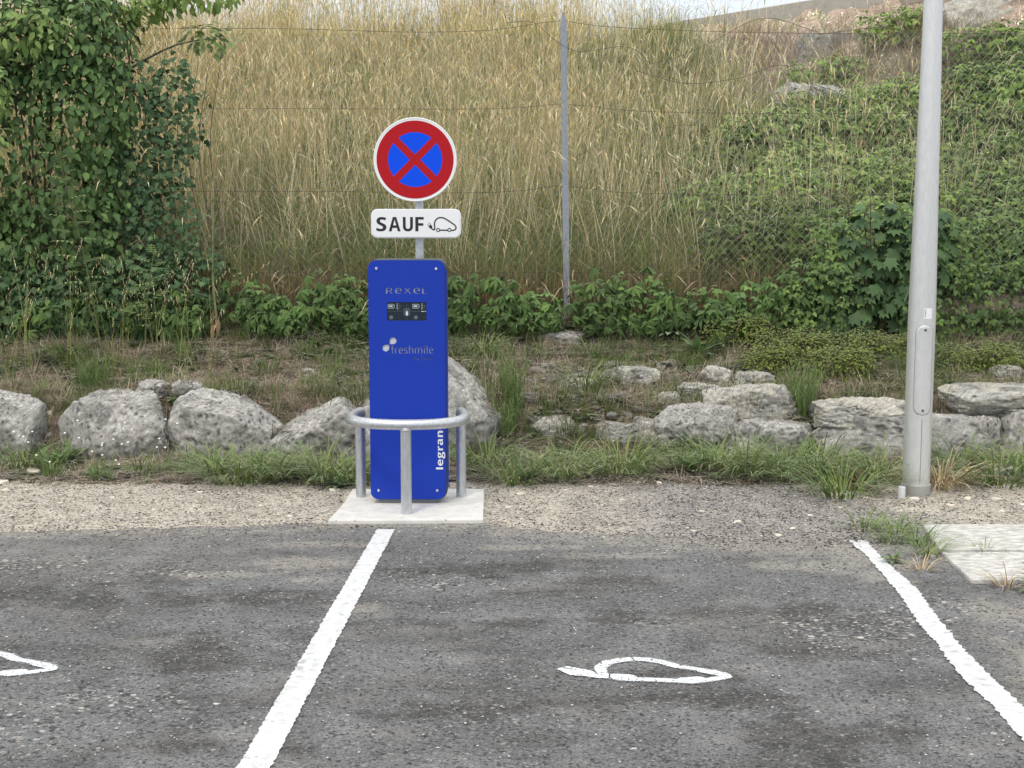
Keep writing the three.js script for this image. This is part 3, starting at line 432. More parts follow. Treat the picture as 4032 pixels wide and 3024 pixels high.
// ------------------------------------------------------------------ limestone
const rockFine = dataTex(1024, 1024, (b, N) => { const R = rng(16); for (let j = 0; j < N; j++) for (let i = 0; i < N; i++) { const v = 0.76 + 0.3 * fbm2(i / 70, j / 70, 4) + 0.3 * (R() - 0.5) + 0.2 * n2(i / 9, j / 9); const o = (j * N + i) * 3; b[o] = v; b[o + 1] = v * 0.99; b[o + 2] = v * 0.97; } for (let k = 0; k < 22000; k++) { const u = R(), v = u < 0.65 ? 0.12 + 0.25 * R() : 0.95, r = 1 + 4 * R() * R() * R(); stamp(b, N, N, R() * N, R() * N, r * (1 + 0.6 * R()), r, [v, v, v * 0.97], 0.45 + 0.35 * R()); } }, false);
const rockMat = std(0xffffff, 0.95, { vertexColors: true, map: rockFine, bumpMap: rockFine, bumpScale: 0.01 });
const ballCache = {};
function ball(n) { if (!ballCache[n]) { const g = new THREE.IcosahedronGeometry(1, n); g.deleteAttribute('uv'); g.deleteAttribute('normal'); ballCache[n] = mergeVertices(g, 1e-5); } return ballCache[n].clone(); }
function rockGeo(w, h, dp, seed, { detail = 22, cream = 0, rough = 1, boxy = 0.5, dark = 0, peak = 0 } = {}) {
  const g = ball(detail), p = g.attributes.position, R = rng(seed * 977 + 5), planes = [];
  const add = (x, y, z, o) => planes.push([new THREE.Vector3(x, y, z).normalize(), o]);
  for (const s of [-1, 1]) { add(s, (R() - 0.5) * 0.5, (R() - 0.5) * 0.5, 0.8 + 0.2 * R()); add((R() - 0.5) * 0.35, s, (R() - 0.5) * 0.3 + (s > 0 ? 0.1 : 0), s > 0 ? (peak ? 0.95 : 0.66 + 0.12 * R()) : 0.9); if (peak) { add(0.62, 0.72, 0.1, 0.6); add(-0.5, 0.8, 0.15, 0.62); } add((R() - 0.5) * 0.5, (R() - 0.5) * 0.4, s, 0.8 + 0.18 * R()); }
  for (let k = 0; k < 13; k++) add(R() - 0.5, R() - 0.5, R() - 0.5, 0.8 + 0.28 * R());
  const col = new Float32Array(p.count * 3), v = new THREE.Vector3(), o = seed * 13.7, sc = Math.max(w, h, dp);
  for (let i = 0; i < p.count; i++) {
    v.fromBufferAttribute(p, i).normalize(); let r = 1.15; for (const [n, q] of planes) { const c = n.dot(v); if (c > 0.05) r = Math.min(r, q / c); }
    r = lerp(1, r, 0.8 + 0.2 * boxy);
    v.multiplyScalar(r); v.set(v.x * w / 2, v.y * h / 2, v.z * dp / 2);
    const nx = v.x, ny = v.y, nz = v.z, l = v.length() || 1;
    const strata = Math.abs(n2(ny * 13 + 0.6 * n3(nx * 3 + o, ny * 3, nz * 3), seed));
    const crack = 1 - sstep(0, 0.045, Math.abs(n3(nx * 3.1 + o, ny * 3.1 + 4, nz * 3.1) + 0.18 * n3(nx * 12, ny * 12 + o, nz * 12)));
    const disp = rough * (0.02 * sc * fbm3(nx * 4 + o, ny * 5, nz * 4, 3) + 0.014 * fbm3(nx * 14 + o, ny * 14, nz * 14, 3) + 0.006 * n3(nx * 45, ny * 45 + o, nz * 45) - 0.02 * crack - 0.012 * (strata < 0.09 ? 1 - strata / 0.09 : 0));
    v.multiplyScalar(1 + disp / l); p.setXYZ(i, v.x, v.y, v.z);
    // weathered limestone with lichen
    const a = fbm3(nx * 7 + o, ny * 7, nz * 7, 4), b = n3(nx * 34 + o, ny * 34, nz * 34), c = fbm3(nx * 3 + 9 + o, ny * 3, nz * 3, 3), f = n3(nx * 80, ny * 80 + o, nz * 80);
    let t = 0.68 + 0.24 * a + 0.09 * f; let cr = [t, t * 0.985, t * 0.93];
    const grey = sstep(-0.1, 0.25, c + 0.5 * b * 0.4 - 0.1 + dark); cr = cr.map((q, k) => lerp(q, [0.2, 0.2, 0.185][k] * (1 + 0.5 * f + 0.5 * a), grey * 0.6));
    const wh = sstep(0.1, 0.35, fbm3(nx * 5 + 30 + o, ny * 5, nz * 5, 4) + cream * 0.5 - 0.08); cr = cr.map((q, k) => lerp(q, [0.76, 0.73, cream > 0.3 ? 0.62 : 0.69][k], wh * 0.85));
    const spot = sstep(0.42, 0.56, n3(nx * 42 + 3, ny * 42 + o, nz * 42) * 0.75 + 0.5 * fbm3(nx * 4 + 50, ny * 4 + o, nz * 4, 2)) * (1 - 0.7 * clamp(cream)); cr = cr.map((q) => lerp(q, 0.045, spot * 0.9));
    col[i * 3] = cr[0]; col[i * 3 + 1] = cr[1]; col[i * 3 + 2] = cr[2];
  }
  g.setAttribute('color', new THREE.BufferAttribute(col, 3)); g.computeVertexNormals();
  const uv = new Float32Array(p.count * 2), n = g.attributes.normal;
  for (let i = 0; i < p.count; i++) { uv[i * 2] = (p.getX(i) + p.getZ(i) * 0.8) * 1.7 + seed * 0.37; uv[i * 2 + 1] = (p.getY(i) + p.getZ(i) * 0.6) * 1.7; }
  g.setAttribute('uv', new THREE.BufferAttribute(uv, 2)); return g;
}
// name, label, cx, top, bottom, depth centre, width, thickness, seed, options
const rocks = [
  ['boulder', 'pale grey boulder cut off by the left photo edge', -3.2, 0.45, -0.06, 8.98, 0.56, 0.45, 1, { boxy: 0.6 }],
  ['boulder', 'big rounded grey lichen-spotted boulder, left one of the touching pair', -2.5, 0.44, -0.1, 9.02, 0.66, 0.52, 2, { boxy: 0.9 }],
  ['boulder', 'wide grey boulder with black lichen, right one of the touching pair', -1.86, 0.41, -0.1, 9.04, 0.72, 0.52, 3, { boxy: 0.7 }],
  ['boulder', 'low sloping grey boulder just left behind the guard rail', -1.1, 0.38, -0.1, 9.02, 0.84, 0.5, 4, { boxy: 0.8, peak: 1 }],
  ['boulder', 'tallest peaked pale boulder standing behind the blue charger', -0.5, 0.64, -0.14, 9.2, 1.08, 0.62, 5, { boxy: 0.9, cream: 0.2, peak: 1 }],
  ['boulder', 'square grey block ending the broken ledge below the yellow-green shrubs', 1.6, 0.28, -0.06, 9.02, 0.5, 0.36, 6, { boxy: 1 }],
  ['boulder', 'pale slab lying on the square grey block', 1.52, 0.47, 0.2, 9.26, 0.56, 0.4, 7, { boxy: 0.6, cream: 0.35 }],
  ['boulder', 'humped rock with cracked underside in the broken ledge', 1.17, 0.37, 0.06, 9.08, 0.5, 0.36, 8, { boxy: 0.5 }],
  ['boulder', 'broad flat-faced grey block behind the lamp post foot', 2.42, 0.33, -0.1, 8.99, 0.98, 0.46, 9, { boxy: 1 }],
  ['boulder', 'cream-topped flat slab capping the block left of the lamp post', 2.2, 0.4, 0.24, 9.03, 0.62, 0.42, 10, { boxy: 0.8, cream: 0.8 }],
  ['boulder', 'small upright mossy stone between two big blocks right of the lamp post', 2.93, 0.325, 0.03, 8.92, 0.19, 0.18, 11, { boxy: 0.4, dark: 0.1 }],
  ['boulder', 'large dark grey block at the right photo edge', 3.36, 0.42, -0.1, 8.95, 0.66, 0.5, 12, { boxy: 0.9 }],
  ['boulder', 'long cream-edged slab on top of the right edge block', 3.24, 0.49, 0.28, 9.16, 0.84, 0.6, 13, { boxy: 0.8, cream: 0.6 }],
  ['rock', 'flat white stone perched behind the touching boulders, left piece', -2.32, 0.5, 0.36, 9.2, 0.2, 0.2, 14, { cream: 0.4 }],
  ['rock', 'flat speckled stone perched behind the touching boulders, right piece', -2.1, 0.49, 0.35, 9.2, 0.24, 0.2, 15, {}],
  ['rock', 'low pale rock at the left end of the broken ledge', 0.26, 0.285, 0.1, 9.06, 0.26, 0.24, 16, { cream: 0.4 }],
  ['rock', 'flat grey rock in the middle of the broken ledge', 0.72, 0.26, 0.08, 9.05, 0.42, 0.3, 17, { cream: 0.15 }],
  ['rock', 'white rock patch surfacing above the broken ledge', 0.82, 0.55, 0.4, 9.52, 0.3, 0.3, 18, { cream: 0.5 }],
  ['rock', 'pale rock beside the grass clump above the ledge left end', 0.42, 0.48, 0.33, 9.42, 0.22, 0.24, 19, { cream: 0.5 }],
  ['rock', 'black and white crusted rock at the fence post foot', 0.37, 0.725, 0.6, 10.28, 0.27, 0.22, 20, {}],
  ['rock', 'white tilted rock on the bank left of the yellow-green shrubs', 1.37, 0.54, 0.4, 9.5, 0.18, 0.14, 21, { cream: 0.8 }],
  ['rock', 'small cream rock above the humped rock', 1.0, 0.42, 0.28, 9.22, 0.17, 0.16, 22, { cream: 0.6 }],
  ['rock', 'small broken rock between the ledge rocks', 0.62, 0.36, 0.22, 9.2, 0.2, 0.18, 23, { cream: 0.5 }],
  ['rock', 'grey-white rock wedged under the tilted rock', 1.42, 0.43, 0.28, 9.3, 0.2, 0.18, 24, { cream: 0.3 }],
  ['rock', 'long low grey rock joining the ledge middle and the humped rock', 0.93, 0.27, 0.02, 9.02, 0.36, 0.26, 34, { cream: 0.2 }],
  ['rock', 'broken cream rock in the second row of the ledge', 0.8, 0.38, 0.2, 9.26, 0.28, 0.2, 35, { cream: 0.6 }],
  ['rock', 'cracked pale rock behind the humped rock', 1.22, 0.46, 0.3, 9.34, 0.3, 0.24, 36, { cream: 0.45 }],
  ['rock', 'flat pale rock nearest the square grey block top', 1.62, 0.52, 0.38, 9.5, 0.26, 0.2, 37, { cream: 0.6 }],
  ['rock', 'low rock between tall feathery weed and ledge left end', 0.45, 0.25, 0.06, 9.06, 0.2, 0.2, 38, { cream: 0.3 }],
  ['rock', 'white stone lying on bare soil left of the charger', -1.37, 0.52, 0.44, 9.65, 0.09, 0.08, 25, { cream: 0.9 }],
  ['rock', 'flat pale rock half buried in verge grass right of the lamp post', 2.93, 0.1, -0.02, 8.3, 0.2, 0.14, 26, { cream: 0.5 }],
  ['rock', 'white rocks among weeds beside the right edge slab', 3.3, 0.56, 0.42, 9.55, 0.2, 0.18, 27, { cream: 0.8 }],
  ['rock', 'huge white limestone rock at the top right corner', 5.25, 3.78, 2.4, 15.4, 1.6, 1.1, 28, { cream: 0.75, detail: 26 }],
  ['rock', 'grey-white rock patch above the brambles on the bank', 3.1, 2.8, 2.0, 14.6, 0.9, 0.6, 29, { cream: 0.1 }],
  ['rock', 'grey rock among brambles right of the lamp post', 3.75, 1.6, 1.0, 11.7, 0.4, 0.4, 30, { dark: 0.2 }],
  ['rock', 'brown-grey outcrop under the parapet left of the lamp post', 4.1, 3.5, 2.5, 16.4, 1.7, 0.8, 31, { dark: 0.3 }],
  ['rock', 'dark rock right of the huge white limestone', 6.15, 3.9, 2.8, 15.9, 0.9, 0.8, 32, { dark: 0.6 }],
];
for (const [name, label, cx, top, bot, d, w, dp, seed, opt] of rocks) {
  const m = mesh(name, rockGeo(w * (cx > 0 ? 1.18 : 1.03), (top - bot) * 1.3, dp, seed, { detail: w < 0.3 ? 11 : 21, ...opt, cream: (opt.cream ?? 0) + (cx > 0 && cx < 1.9 ? 0.25 : 0.08) }), rockMat, scene); m.position.set(cx, (top + bot) / 2 - 0.02, name === 'boulder' ? -d + 0.09 : -d); m.rotation.y = (seed * 1.7 % 1 - 0.5) * 0.3;
  tag(m, label, name, name === 'boulder' ? 'boulders edging the bank' : 'rocks on the bank');
}
{ // loose stones on the gravel, each its own thing
  const shapes = [40, 41, 42, 43].map((s) => rockGeo(1, 0.62, 0.85, s, { detail: 5, cream: 0.9, rough: 0.25, boxy: 1 }));
  const spots = [[-2.86, 7.95, 0.05], [-2.2, 7.75, 0.045], [-1.75, 7.9, 0.04], [-1.35, 7.55, 0.03], [-2.6, 7.3, 0.03], [-1.15, 7.28, 0.035], [-1.9, 7.45, 0.028], [-2.63, 5.78, 0.06], [-2.45, 7.62, 0.03], [0.05, 7.85, 0.05], [0.3, 7.95, 0.04], [-0.02, 7.5, 0.035], [0.6, 7.7, 0.03], [1.0, 7.4, 0.035], [1.15, 7.15, 0.045], [1.4, 7.0, 0.04], [1.3, 6.85, 0.05], [1.55, 7.3, 0.035], [0.9, 6.95, 0.03], [1.75, 7.5, 0.03], [2.2, 7.7, 0.07], [2.5, 7.72, 0.06], [2.65, 7.7, 0.055], [2.75, 7.55, 0.05], [2.35, 7.55, 0.045], [2.05, 7.4, 0.04], [2.58, 7.4, 0.04], [1.95, 7.75, 0.035], [0.45, 8.05, 0.045], [-2.95, 8.15, 0.09], [-2.85, 8.4, 0.13], [2.36, 8.25, 0.08], [-1.0, 7.95, 0.06], [0.85, 8.15, 0.05]];
  const R = rng(44);
  for (const g of shapes) g.deleteAttribute('color');
  const cream = [std(lin(0.62, 0.56, 0.45), 0.95), std(lin(0.55, 0.51, 0.43), 0.95), std(lin(0.66, 0.62, 0.53), 0.95)];
  spots.forEach(([x, d, s], i) => { const m = mesh('loose_stone', shapes[i % 4], cream[i % 3], scene); s *= 0.8; m.scale.set(s * (1 + 0.4 * R()), s * 0.8, s); m.position.set(x, Math.max(0.006, groundH(x, d)) + s * 0.14, -d); m.rotation.y = R() * 6; const where = x < -0.95 ? 'left of the charger pad' : x < 1.2 ? 'between charger pad and lamp post' : 'around the lamp post foot and covers'; tag(m, (d < 6 ? 'single cream stone lying alone on the left bay asphalt' : s > 0.075 ? 'larger cream loose stone in the grass edge ' + where : 'small cream loose stone on the gravel ' + where), 'stone', d < 6 ? 'loose stones' : 'loose stones ' + where); });
}
{ // shattered limestone on the ledge and slope
  const R = rng(46), geos = [60, 61, 62].map((s) => { const g = rockGeo(1, 0.55, 0.8, s, { detail: 4, rough: 0.3, boxy: 1, cream: 0.7 }); return g; }), parent = new THREE.Group(); parent.name = 'limestone_rubble'; scene.add(parent); tag(parent, 'small shattered limestone pieces strewn over the ledge and slope', 'rubble', null, 'stuff');
  const mt = new THREE.Matrix4(), q = new THREE.Quaternion();
  for (const g of geos) { const N = 260, im = new THREE.InstancedMesh(g, rockMat, N); im.name = 'limestone_piece'; for (let i = 0; i < N; i++) { const ledge = R() < 0.55, x = ledge ? lerp(0.1, 1.8, R()) : lerp(-3.6, 3.8, R()), d = ledge ? lerp(9.02, 9.75, R()) : lerp(8.4, 10.4, R()), s = 0.015 + (ledge ? 0.1 : 0.045) * R() * R(); q.setFromEuler(new THREE.Euler((R() - 0.5) * 0.6, R() * 6.28, (R() - 0.5) * 0.6)); mt.compose(new THREE.Vector3(x, groundH(x, d) + s * 0.12, -d), q, new THREE.Vector3(s * (1 + R()), s, s)); im.setMatrixAt(i, mt); } parent.add(im); }
}
{ // gravel grains standing proud
  const R = rng(45), geos = [50, 51].map((s) => { const g = rockGeo(1, 0.6, 0.8, s, { detail: 1, rough: 0.2, boxy: 1 }); g.deleteAttribute('color'); return g; });
  const gm = std(0xffffff, 0.95), parent = new THREE.Group(); parent.name = 'gravel'; scene.add(parent); tag(parent, 'beige and grey gravel grains scattered along the asphalt edge', 'gravel', null, 'stuff');
  const mt = new THREE.Matrix4(), q = new THREE.Quaternion(), c = new THREE.Color();
  for (const g of geos) { // chippings lying on the asphalt
    const N = 3000, im = new THREE.InstancedMesh(g, gm, N); im.name = 'chipping';
    for (let i = 0; i < N; i++) { let x, d; do { d = 3.9 + 3.2 * R(); x = (R() - 0.5) * 0.8 * d; } while (Math.abs(x + 0.63 + 0.038 * (7.01 - d)) < 0.07 || Math.abs(x - 1.64) < 0.11 || R() > 0.35 + 1.3 * clamp(fbm2(x * 1.3 + 60, d * 1.8, 3) + 0.2)); const s = 0.003 + 0.007 * R() * R(), u = R(), v = u < 0.45 ? 0.05 + 0.05 * R() : u < 0.8 ? 0.16 + 0.12 * R() : 0.4 + 0.25 * R(); q.setFromEuler(new THREE.Euler(0, R() * 6.28, 0)); mt.compose(new THREE.Vector3(x, 0.004 + s * 0.2, -d), q, new THREE.Vector3(s * 1.3, s, s)); im.setMatrixAt(i, mt); im.setColorAt(i, c.setRGB(v, v * 0.97, v * 0.92)); }
    parent.add(im);
  }
  for (const g of geos) {
    const N = 13000, im = new THREE.InstancedMesh(g, gm, N); im.name = 'gravel_grain';
    for (let i = 0; i < N; i++) {
      let x, d; for (;;) { x = -4 + 8 * R(); d = 6.2 + 2.1 * R(); const f = gravelFront(x) - d; if (x > -0.93 && x < -0.15 && d > 7.1 && d < 7.96) continue; if (x > 1.95 && d > 5.98 && d < 7.06) continue; if (f < 0 ? R() < 0.95 : R() < 0.55 * Math.exp(-f * 7)) break; }
      const s = 0.004 + 0.011 * R() * R() * R() + 0.004 * R(); q.setFromEuler(new THREE.Euler(0, R() * 6.28, 0));
      mt.compose(new THREE.Vector3(x, (d > gravelFront(x) ? 0.008 : 0.001) + Math.max(0, groundH(x, d)) + s * 0.15, -d), q, new THREE.Vector3(s * (1 + 0.5 * R()), s, s)); im.setMatrixAt(i, mt);
      const u = R(), tn = gravelTint(x, d)[0], v = u < 0.28 + 0.7 * (1 - tn) ? 0.04 + 0.08 * R() : u < 0.82 ? 0.22 + 0.2 * R() : 0.46 + 0.2 * R(), w = R(); im.setColorAt(i, c.setRGB(v * (1 + 0.05 * w), v * 0.96, v * lerp(0.92, 0.74, w)));
    }
    parent.add(im);
  }
}

// ------------------------------------------------------------------ plant kit
const plantMat = (r = 0.85, tr = 0.25) => new THREE.MeshPhysicalMaterial({ color: 0xffffff, vertexColors: true, roughness: r, transmission: tr, thickness: 0, side: THREE.DoubleSide });
const leafMat = plantMat(1, 0.25), grassMat = plantMat(1, 0.25), stemMat = std(0xffffff, 0.9, { vertexColors: true });
class Bits { // collects coloured triangles into one mesh
  constructor() { this.p = []; this.c = []; this.ix = []; }
  add(t, m, col) { const b = this.p.length / 3, e = m.elements, P = t.p; for (let i = 0; i < P.length; i += 3) { const x = P[i], y = P[i + 1], z = P[i + 2]; this.p.push(e[0] * x + e[4] * y + e[8] * z + e[12], e[1] * x + e[5] * y + e[9] * z + e[13], e[2] * x + e[6] * y + e[10] * z + e[14]); this.c.push(col[0], col[1], col[2]); } for (const k of t.ix) this.ix.push(b + k); }
  blade(base, dir, len, w, droop, col, seg = 3) { // grass blade or stalk: tapered strip that bends over
    const b = this.p.length / 3, d = dir.clone().normalize(), side = new THREE.Vector3(-d.z, 0, d.x); if (side.lengthSq() < 1e-6) side.set(1, 0, 0); side.normalize();
    if (this.face) side.lerp(this.face, 0.7).normalize();
    const hor = new THREE.Vector3(d.x, 0, d.z); if (hor.lengthSq() < 1e-6) hor.set(1, 0, 0); hor.normalize(); const q = base.clone(), s = d.clone();
    for (let i = 0; i <= seg; i++) { const k = i / seg, ww = w * (i === seg ? 0.12 : 1 - 0.5 * k * k); this.p.push(q.x - side.x * ww / 2, q.y, q.z - side.z * ww / 2, q.x + side.x * ww / 2, q.y, q.z + side.z * ww / 2); this.c.push(...col, ...col); if (i < seg) { const a = b + i * 2; this.ix.push(a, a + 1, a + 2, a + 1, a + 3, a + 2); } q.addScaledVector(s, len / seg); s.addScaledVector(hor, droop / seg); s.y -= droop * 1.2 / seg * (0.4 + k); s.normalize(); }
    return [q, s];
  }
  tube(pts, r0, r1, col, sides = 4) { const n = pts.length - 1, g = new THREE.TubeGeometry(new THREE.CatmullRomCurve3(pts), n * 3, 1, sides), P = g.attributes.position, c = new THREE.CatmullRomCurve3(pts), b = this.p.length / 3; for (let i = 0; i < P.count; i++) { const k = Math.floor(i / (sides + 1)) / (n * 3), o = c.getPointAt(Math.min(1, k)), r = lerp(r0, r1, k); this.p.push(o.x + (P.getX(i) - o.x) * r, o.y + (P.getY(i) - o.y) * r, o.z + (P.getZ(i) - o.z) * r); this.c.push(...col); } for (const k of g.index.array) this.ix.push(b + k); }
  geo() { const g = new THREE.BufferGeometry(); g.setAttribute('position', new THREE.Float32BufferAttribute(this.p, 3)); g.setAttribute('color', new THREE.Float32BufferAttribute(this.c, 3)); g.setIndex(this.ix); g.computeVertexNormals(); return g; }
}
// leaf templates: base at the origin, length along +z, face up
function ovate(L, W, fold = 0.25, curl = 0.3, wide = 0.42) {
  const st = [[0, 0], [0.22, 0.75], [wide, 1], [0.75, 0.6], [1, 0]], p = [], ix = [], y = (k) => -curl * L * k * k * 0.5;
  for (const [k, w] of st) p.push(0, y(k), k * L); st.slice(1, 4).forEach(([k, w]) => p.push(-w * W / 2, y(k) + fold * w * W / 2, k * L, w * W / 2, y(k) + fold * w * W / 2, k * L));
  const l = (i) => 5 + i * 2, r = (i) => 6 + i * 2;
  ix.push(0, 1, l(0), 0, r(0), 1); for (let i = 0; i < 2; i++) ix.push(l(i), i + 1, i + 2, l(i), i + 2, l(i + 1), r(i), i + 2, i + 1, r(i), r(i + 1), i + 2); ix.push(l(2), 3, 4, r(2), 4, 3); return { p, ix };
}
function joinT(list) { const p = [], ix = []; for (const [t, m] of list) { const b = p.length / 3, v = new THREE.Vector3(); for (let i = 0; i < t.p.length; i += 3) { v.set(t.p[i], t.p[i + 1], t.p[i + 2]).applyMatrix4(m); p.push(v.x, v.y, v.z); } for (const k of t.ix) ix.push(b + k); } return { p, ix }; }
const M4 = (rx, ry, rz, x = 0, y = 0, z = 0, s = 1) => new THREE.Matrix4().compose(new THREE.Vector3(x, y, z), new THREE.Quaternion().setFromEuler(new THREE.Euler(rx, ry, rz, 'YXZ')), new THREE.Vector3(s, s, s));
function palmate(n, L, W, droop, seed) { const R = rng(seed), l = []; for (let i = 0; i < n; i++) { const a = lerp(-2.0, 2.0, n === 1 ? 0.5 : i / (n - 1)) + (R() - 0.5) * 0.3, k = 1 - 0.28 * Math.abs(a) / 2; l.push([ovate(L * k * (0.9 + 0.2 * R()), W * k, 0.22, 0.5, 0.55), M4(droop + (R() - 0.5) * 0.4, a, (R() - 0.5) * 0.4)]); } return joinT(l); }
const kite = (L, W) => ({ p: [0, 0, 0, -W / 2, 0.12 * W, L * 0.45, 0, -0.02 * L, L * 0.5, W / 2, 0.12 * W, L * 0.45, 0, -0.12 * L, L], ix: [0, 2, 1, 0, 3, 2, 1, 2, 4, 2, 3, 4] });
function trifoliate(L, W, seed) { const R = rng(seed), ovate = kite; return joinT([[ovate(L, W, 0.25, 0.3), M4(0.2, 0, 0, 0, 0, L * 0.35)], [ovate(L * 0.85, W * 0.9, 0.25, 0.3), M4(0.25, 1.25 + 0.2 * R(), 0, 0, 0, L * 0.3)], [ovate(L * 0.85, W * 0.9, 0.25, 0.3), M4(0.25, -1.25 - 0.2 * R(), 0, 0, 0, L * 0.3)]]); }
function lobed(L, lobes) { // ivy or maple outline as a fan with a slight cup
  const p = [0, 0, L * 0.35], ix = []; lobes.forEach(([x, z, y = 0]) => p.push(x * L, y * L, z * L)); for (let i = 1; i <= lobes.length; i++) ix.push(0, i, i === lobes.length ? 1 : i + 1); return { p, ix };
}
const ivyT = lobed(1, [[0, 0], [0.3, 0.02, -0.05], [0.5, 0.3, -0.1], [0.25, 0.42], [0.36, 0.72, -0.06], [0.12, 0.66], [0, 1.0, -0.12], [-0.12, 0.66], [-0.36, 0.72, -0.06], [-0.25, 0.42], [-0.5, 0.3, -0.1], [-0.3, 0.02, -0.05]]);
const mapleT = lobed(1, [[0, 0], [0.25, -0.08, -0.03], [0.42, 0.06, -0.08], [0.36, 0.2], [0.62, 0.42, -0.14], [0.42, 0.48], [0.44, 0.74, -0.1], [0.2, 0.62], [0, 1.02, -0.16], [-0.2, 0.62], [-0.44, 0.74, -0.1], [-0.42, 0.48], [-0.62, 0.42, -0.14], [-0.36, 0.2], [-0.42, 0.06, -0.08], [-0.25, -0.08, -0.03]]);
const tgeo = (t, col) => { const b = new Bits(); b.add(t, new THREE.Matrix4(), col); return b.geo(); };
function leafMatrix(pos, out, R, { up = 0.5, droop = 0.5, jit = 0.5, size = 1 } = {}) {
  const n = out.clone().multiplyScalar(0.7).add(new THREE.Vector3((R() - 0.5) * 2 * jit, up + (R() - 0.5) * jit, (R() - 0.5) * 2 * jit)).normalize();
  const a = new THREE.Vector3(R() - 0.5, (R() - 0.5) * 0.6 - droop, R() - 0.5).addScaledVector(out, 0.5); a.addScaledVector(n, -a.dot(n)).normalize(); const x = new THREE.Vector3().crossVectors(n, a);
  return new THREE.Matrix4().makeBasis(x.multiplyScalar(size), n.multiplyScalar(size), a.multiplyScalar(size)).setPosition(pos);
}
const mix3 = (a, b, t) => [lerp(a[0], b[0], t), lerp(a[1], b[1], t), lerp(a[2], b[2], t)];
const pick = (pal, R) => { const i = Math.floor(R() * pal.length), a = pal[i], b = pal[Math.floor(R() * pal.length)], t = R() * 0.5, k = 0.8 + 0.4 * R(); return mix3(a, b, t).map((v) => v * k); };
// a shrub: lumps are [x, y, z, rx, ry, rz] in the thing's own frame
function shrub(root, lumps, templates, pal, n, opt = {}) {
  const R = rng(opt.seed ?? 1), { size = [0.8, 1.2], shell = 0.35, parts = 0, variants = 6, front = true } = opt, area = lumps.map((l) => l[3] * l[4] + l[4] * l[5] + l[3] * l[5]), tot = area.reduce((a, b) => a + b, 0);
  const list = [];
  for (let i = 0; i < n; i++) {
    let u = R() * tot, k = 0; while (u > area[k] && k < lumps.length - 1) u -= area[k++]; const l = lumps[k];
    const v = new THREE.Vector3(R() * 2 - 1, R() * 2 - 1, R() * 2 - 1).normalize(); if (front && v.z < -0.35) v.z *= -1;
    const s = 1 - shell * R() * R() + 0.08 * (R() - 0.5) + 0.16 * n3(v.x * 2.2 + k * 3, v.y * 2.2, v.z * 2.2), pos = new THREE.Vector3(l[0] + v.x * l[3] * s, l[1] + v.y * l[4] * s, l[2] + v.z * l[5] * s);
    if (opt.floor && pos.y < opt.floor(pos)) continue;
    const out = new THREE.Vector3(v.x / l[3], v.y / l[4], v.z / l[5]).normalize();
    list.push({ pos, m: leafMatrix(pos, out, R, { ...opt, size: lerp(size[0], size[1], R()) }), t: templates[Math.floor(R() * templates.length)], c: pick(pal, R), z: pos.z + (opt.bias ? opt.bias(pos) : 0) });
  }
  list.sort((a, b) => b.z - a.z);
  if (parts) { // leaves one can tell apart
    const cache = new Map(), R2 = rng(77);
    list.splice(0, parts).forEach((q) => { const vi = Math.floor(R2() * variants), key = templates.indexOf(q.t) * 100 + vi; if (!cache.has(key)) cache.set(key, tgeo(q.t, pick(pal, R2))); const m = mesh('leaf', cache.get(key), opt.mat ?? leafMat, root); q.m.decompose(m.position, m.quaternion, m.scale); });
  }
  const b = new Bits(); for (const q of list) b.add(q.t, q.m, q.c); const f = mesh('foliage', b.geo(), opt.mat ?? leafMat, root); if (parts) f.userData.kind = 'stuff'; return f;
}
function stems(root, list, col, r0 = 0.006, r1 = 0.002, name = 'stems') { const b = new Bits(); for (const pts of list) b.tube(pts.map((p) => new THREE.Vector3(...p)), r0, r1, col); return mesh(name, b.geo(), stemMat, root); }

// ------------------------------------------------------------------ grass on the bank
const V3 = (x, y, z) => new THREE.Vector3(x, y, z);
const STRAW = [[0.66, 0.52, 0.27], [0.74, 0.61, 0.35], [0.6, 0.44, 0.22], [0.78, 0.69, 0.46]], OLIVE = [[0.24, 0.28, 0.07], [0.32, 0.33, 0.1], [0.18, 0.24, 0.06]], GREEN = [[0.13, 0.2, 0.045], [0.16, 0.24, 0.065], [0.1, 0.16, 0.04]], BROWN = [[0.33, 0.23, 0.15], [0.43, 0.32, 0.21], [0.22, 0.155, 0.1]];
function tuftGeo(seed, n, h0, h1, w, lean, droop, pal, heads, spread = 0.08, seg = h1 < 0.7 ? 2 : 3) {
  const b = new Bits(), R = rng(seed);
  for (let i = 0; i < n; i++) {
    const a = R() * 6.28, r = spread * Math.sqrt(R()), c = pick(pal, R), L = lerp(h0, h1, R());
    const dir = V3(Math.cos(a) * lean * R(), 1, Math.sin(a) * lean * R());
    const [q, s] = b.blade(V3(Math.cos(a) * r, -0.03, Math.sin(a) * r), dir, L, w * (0.7 + 0.6 * R()), droop * R(), c, seg);
    if (heads && R() < heads) { const hc = c.map((v) => v * 1.12), hl = 0.09 + 0.12 * R(), dd = s.clone(); for (let k = 0; k < 2; k++) { const o = b.p.length / 3, side = V3(k ? 0.0034 : 0, 0, k ? 0 : 0.0034), m = q.clone().addScaledVector(dd, hl * 0.45), e = q.clone().addScaledVector(dd, hl); e.y -= hl * 0.25; e.x += (R() - 0.5) * 0.04; b.p.push(q.x, q.y, q.z, m.x - side.x, m.y, m.z - side.z, m.x + side.x, m.y, m.z + side.z, e.x, e.y, e.z); for (let z = 0; z < 4; z++) b.c.push(...hc); b.ix.push(o, o + 1, o + 2, o + 1, o + 3, o + 2); } }
  }
  return b.geo();
}
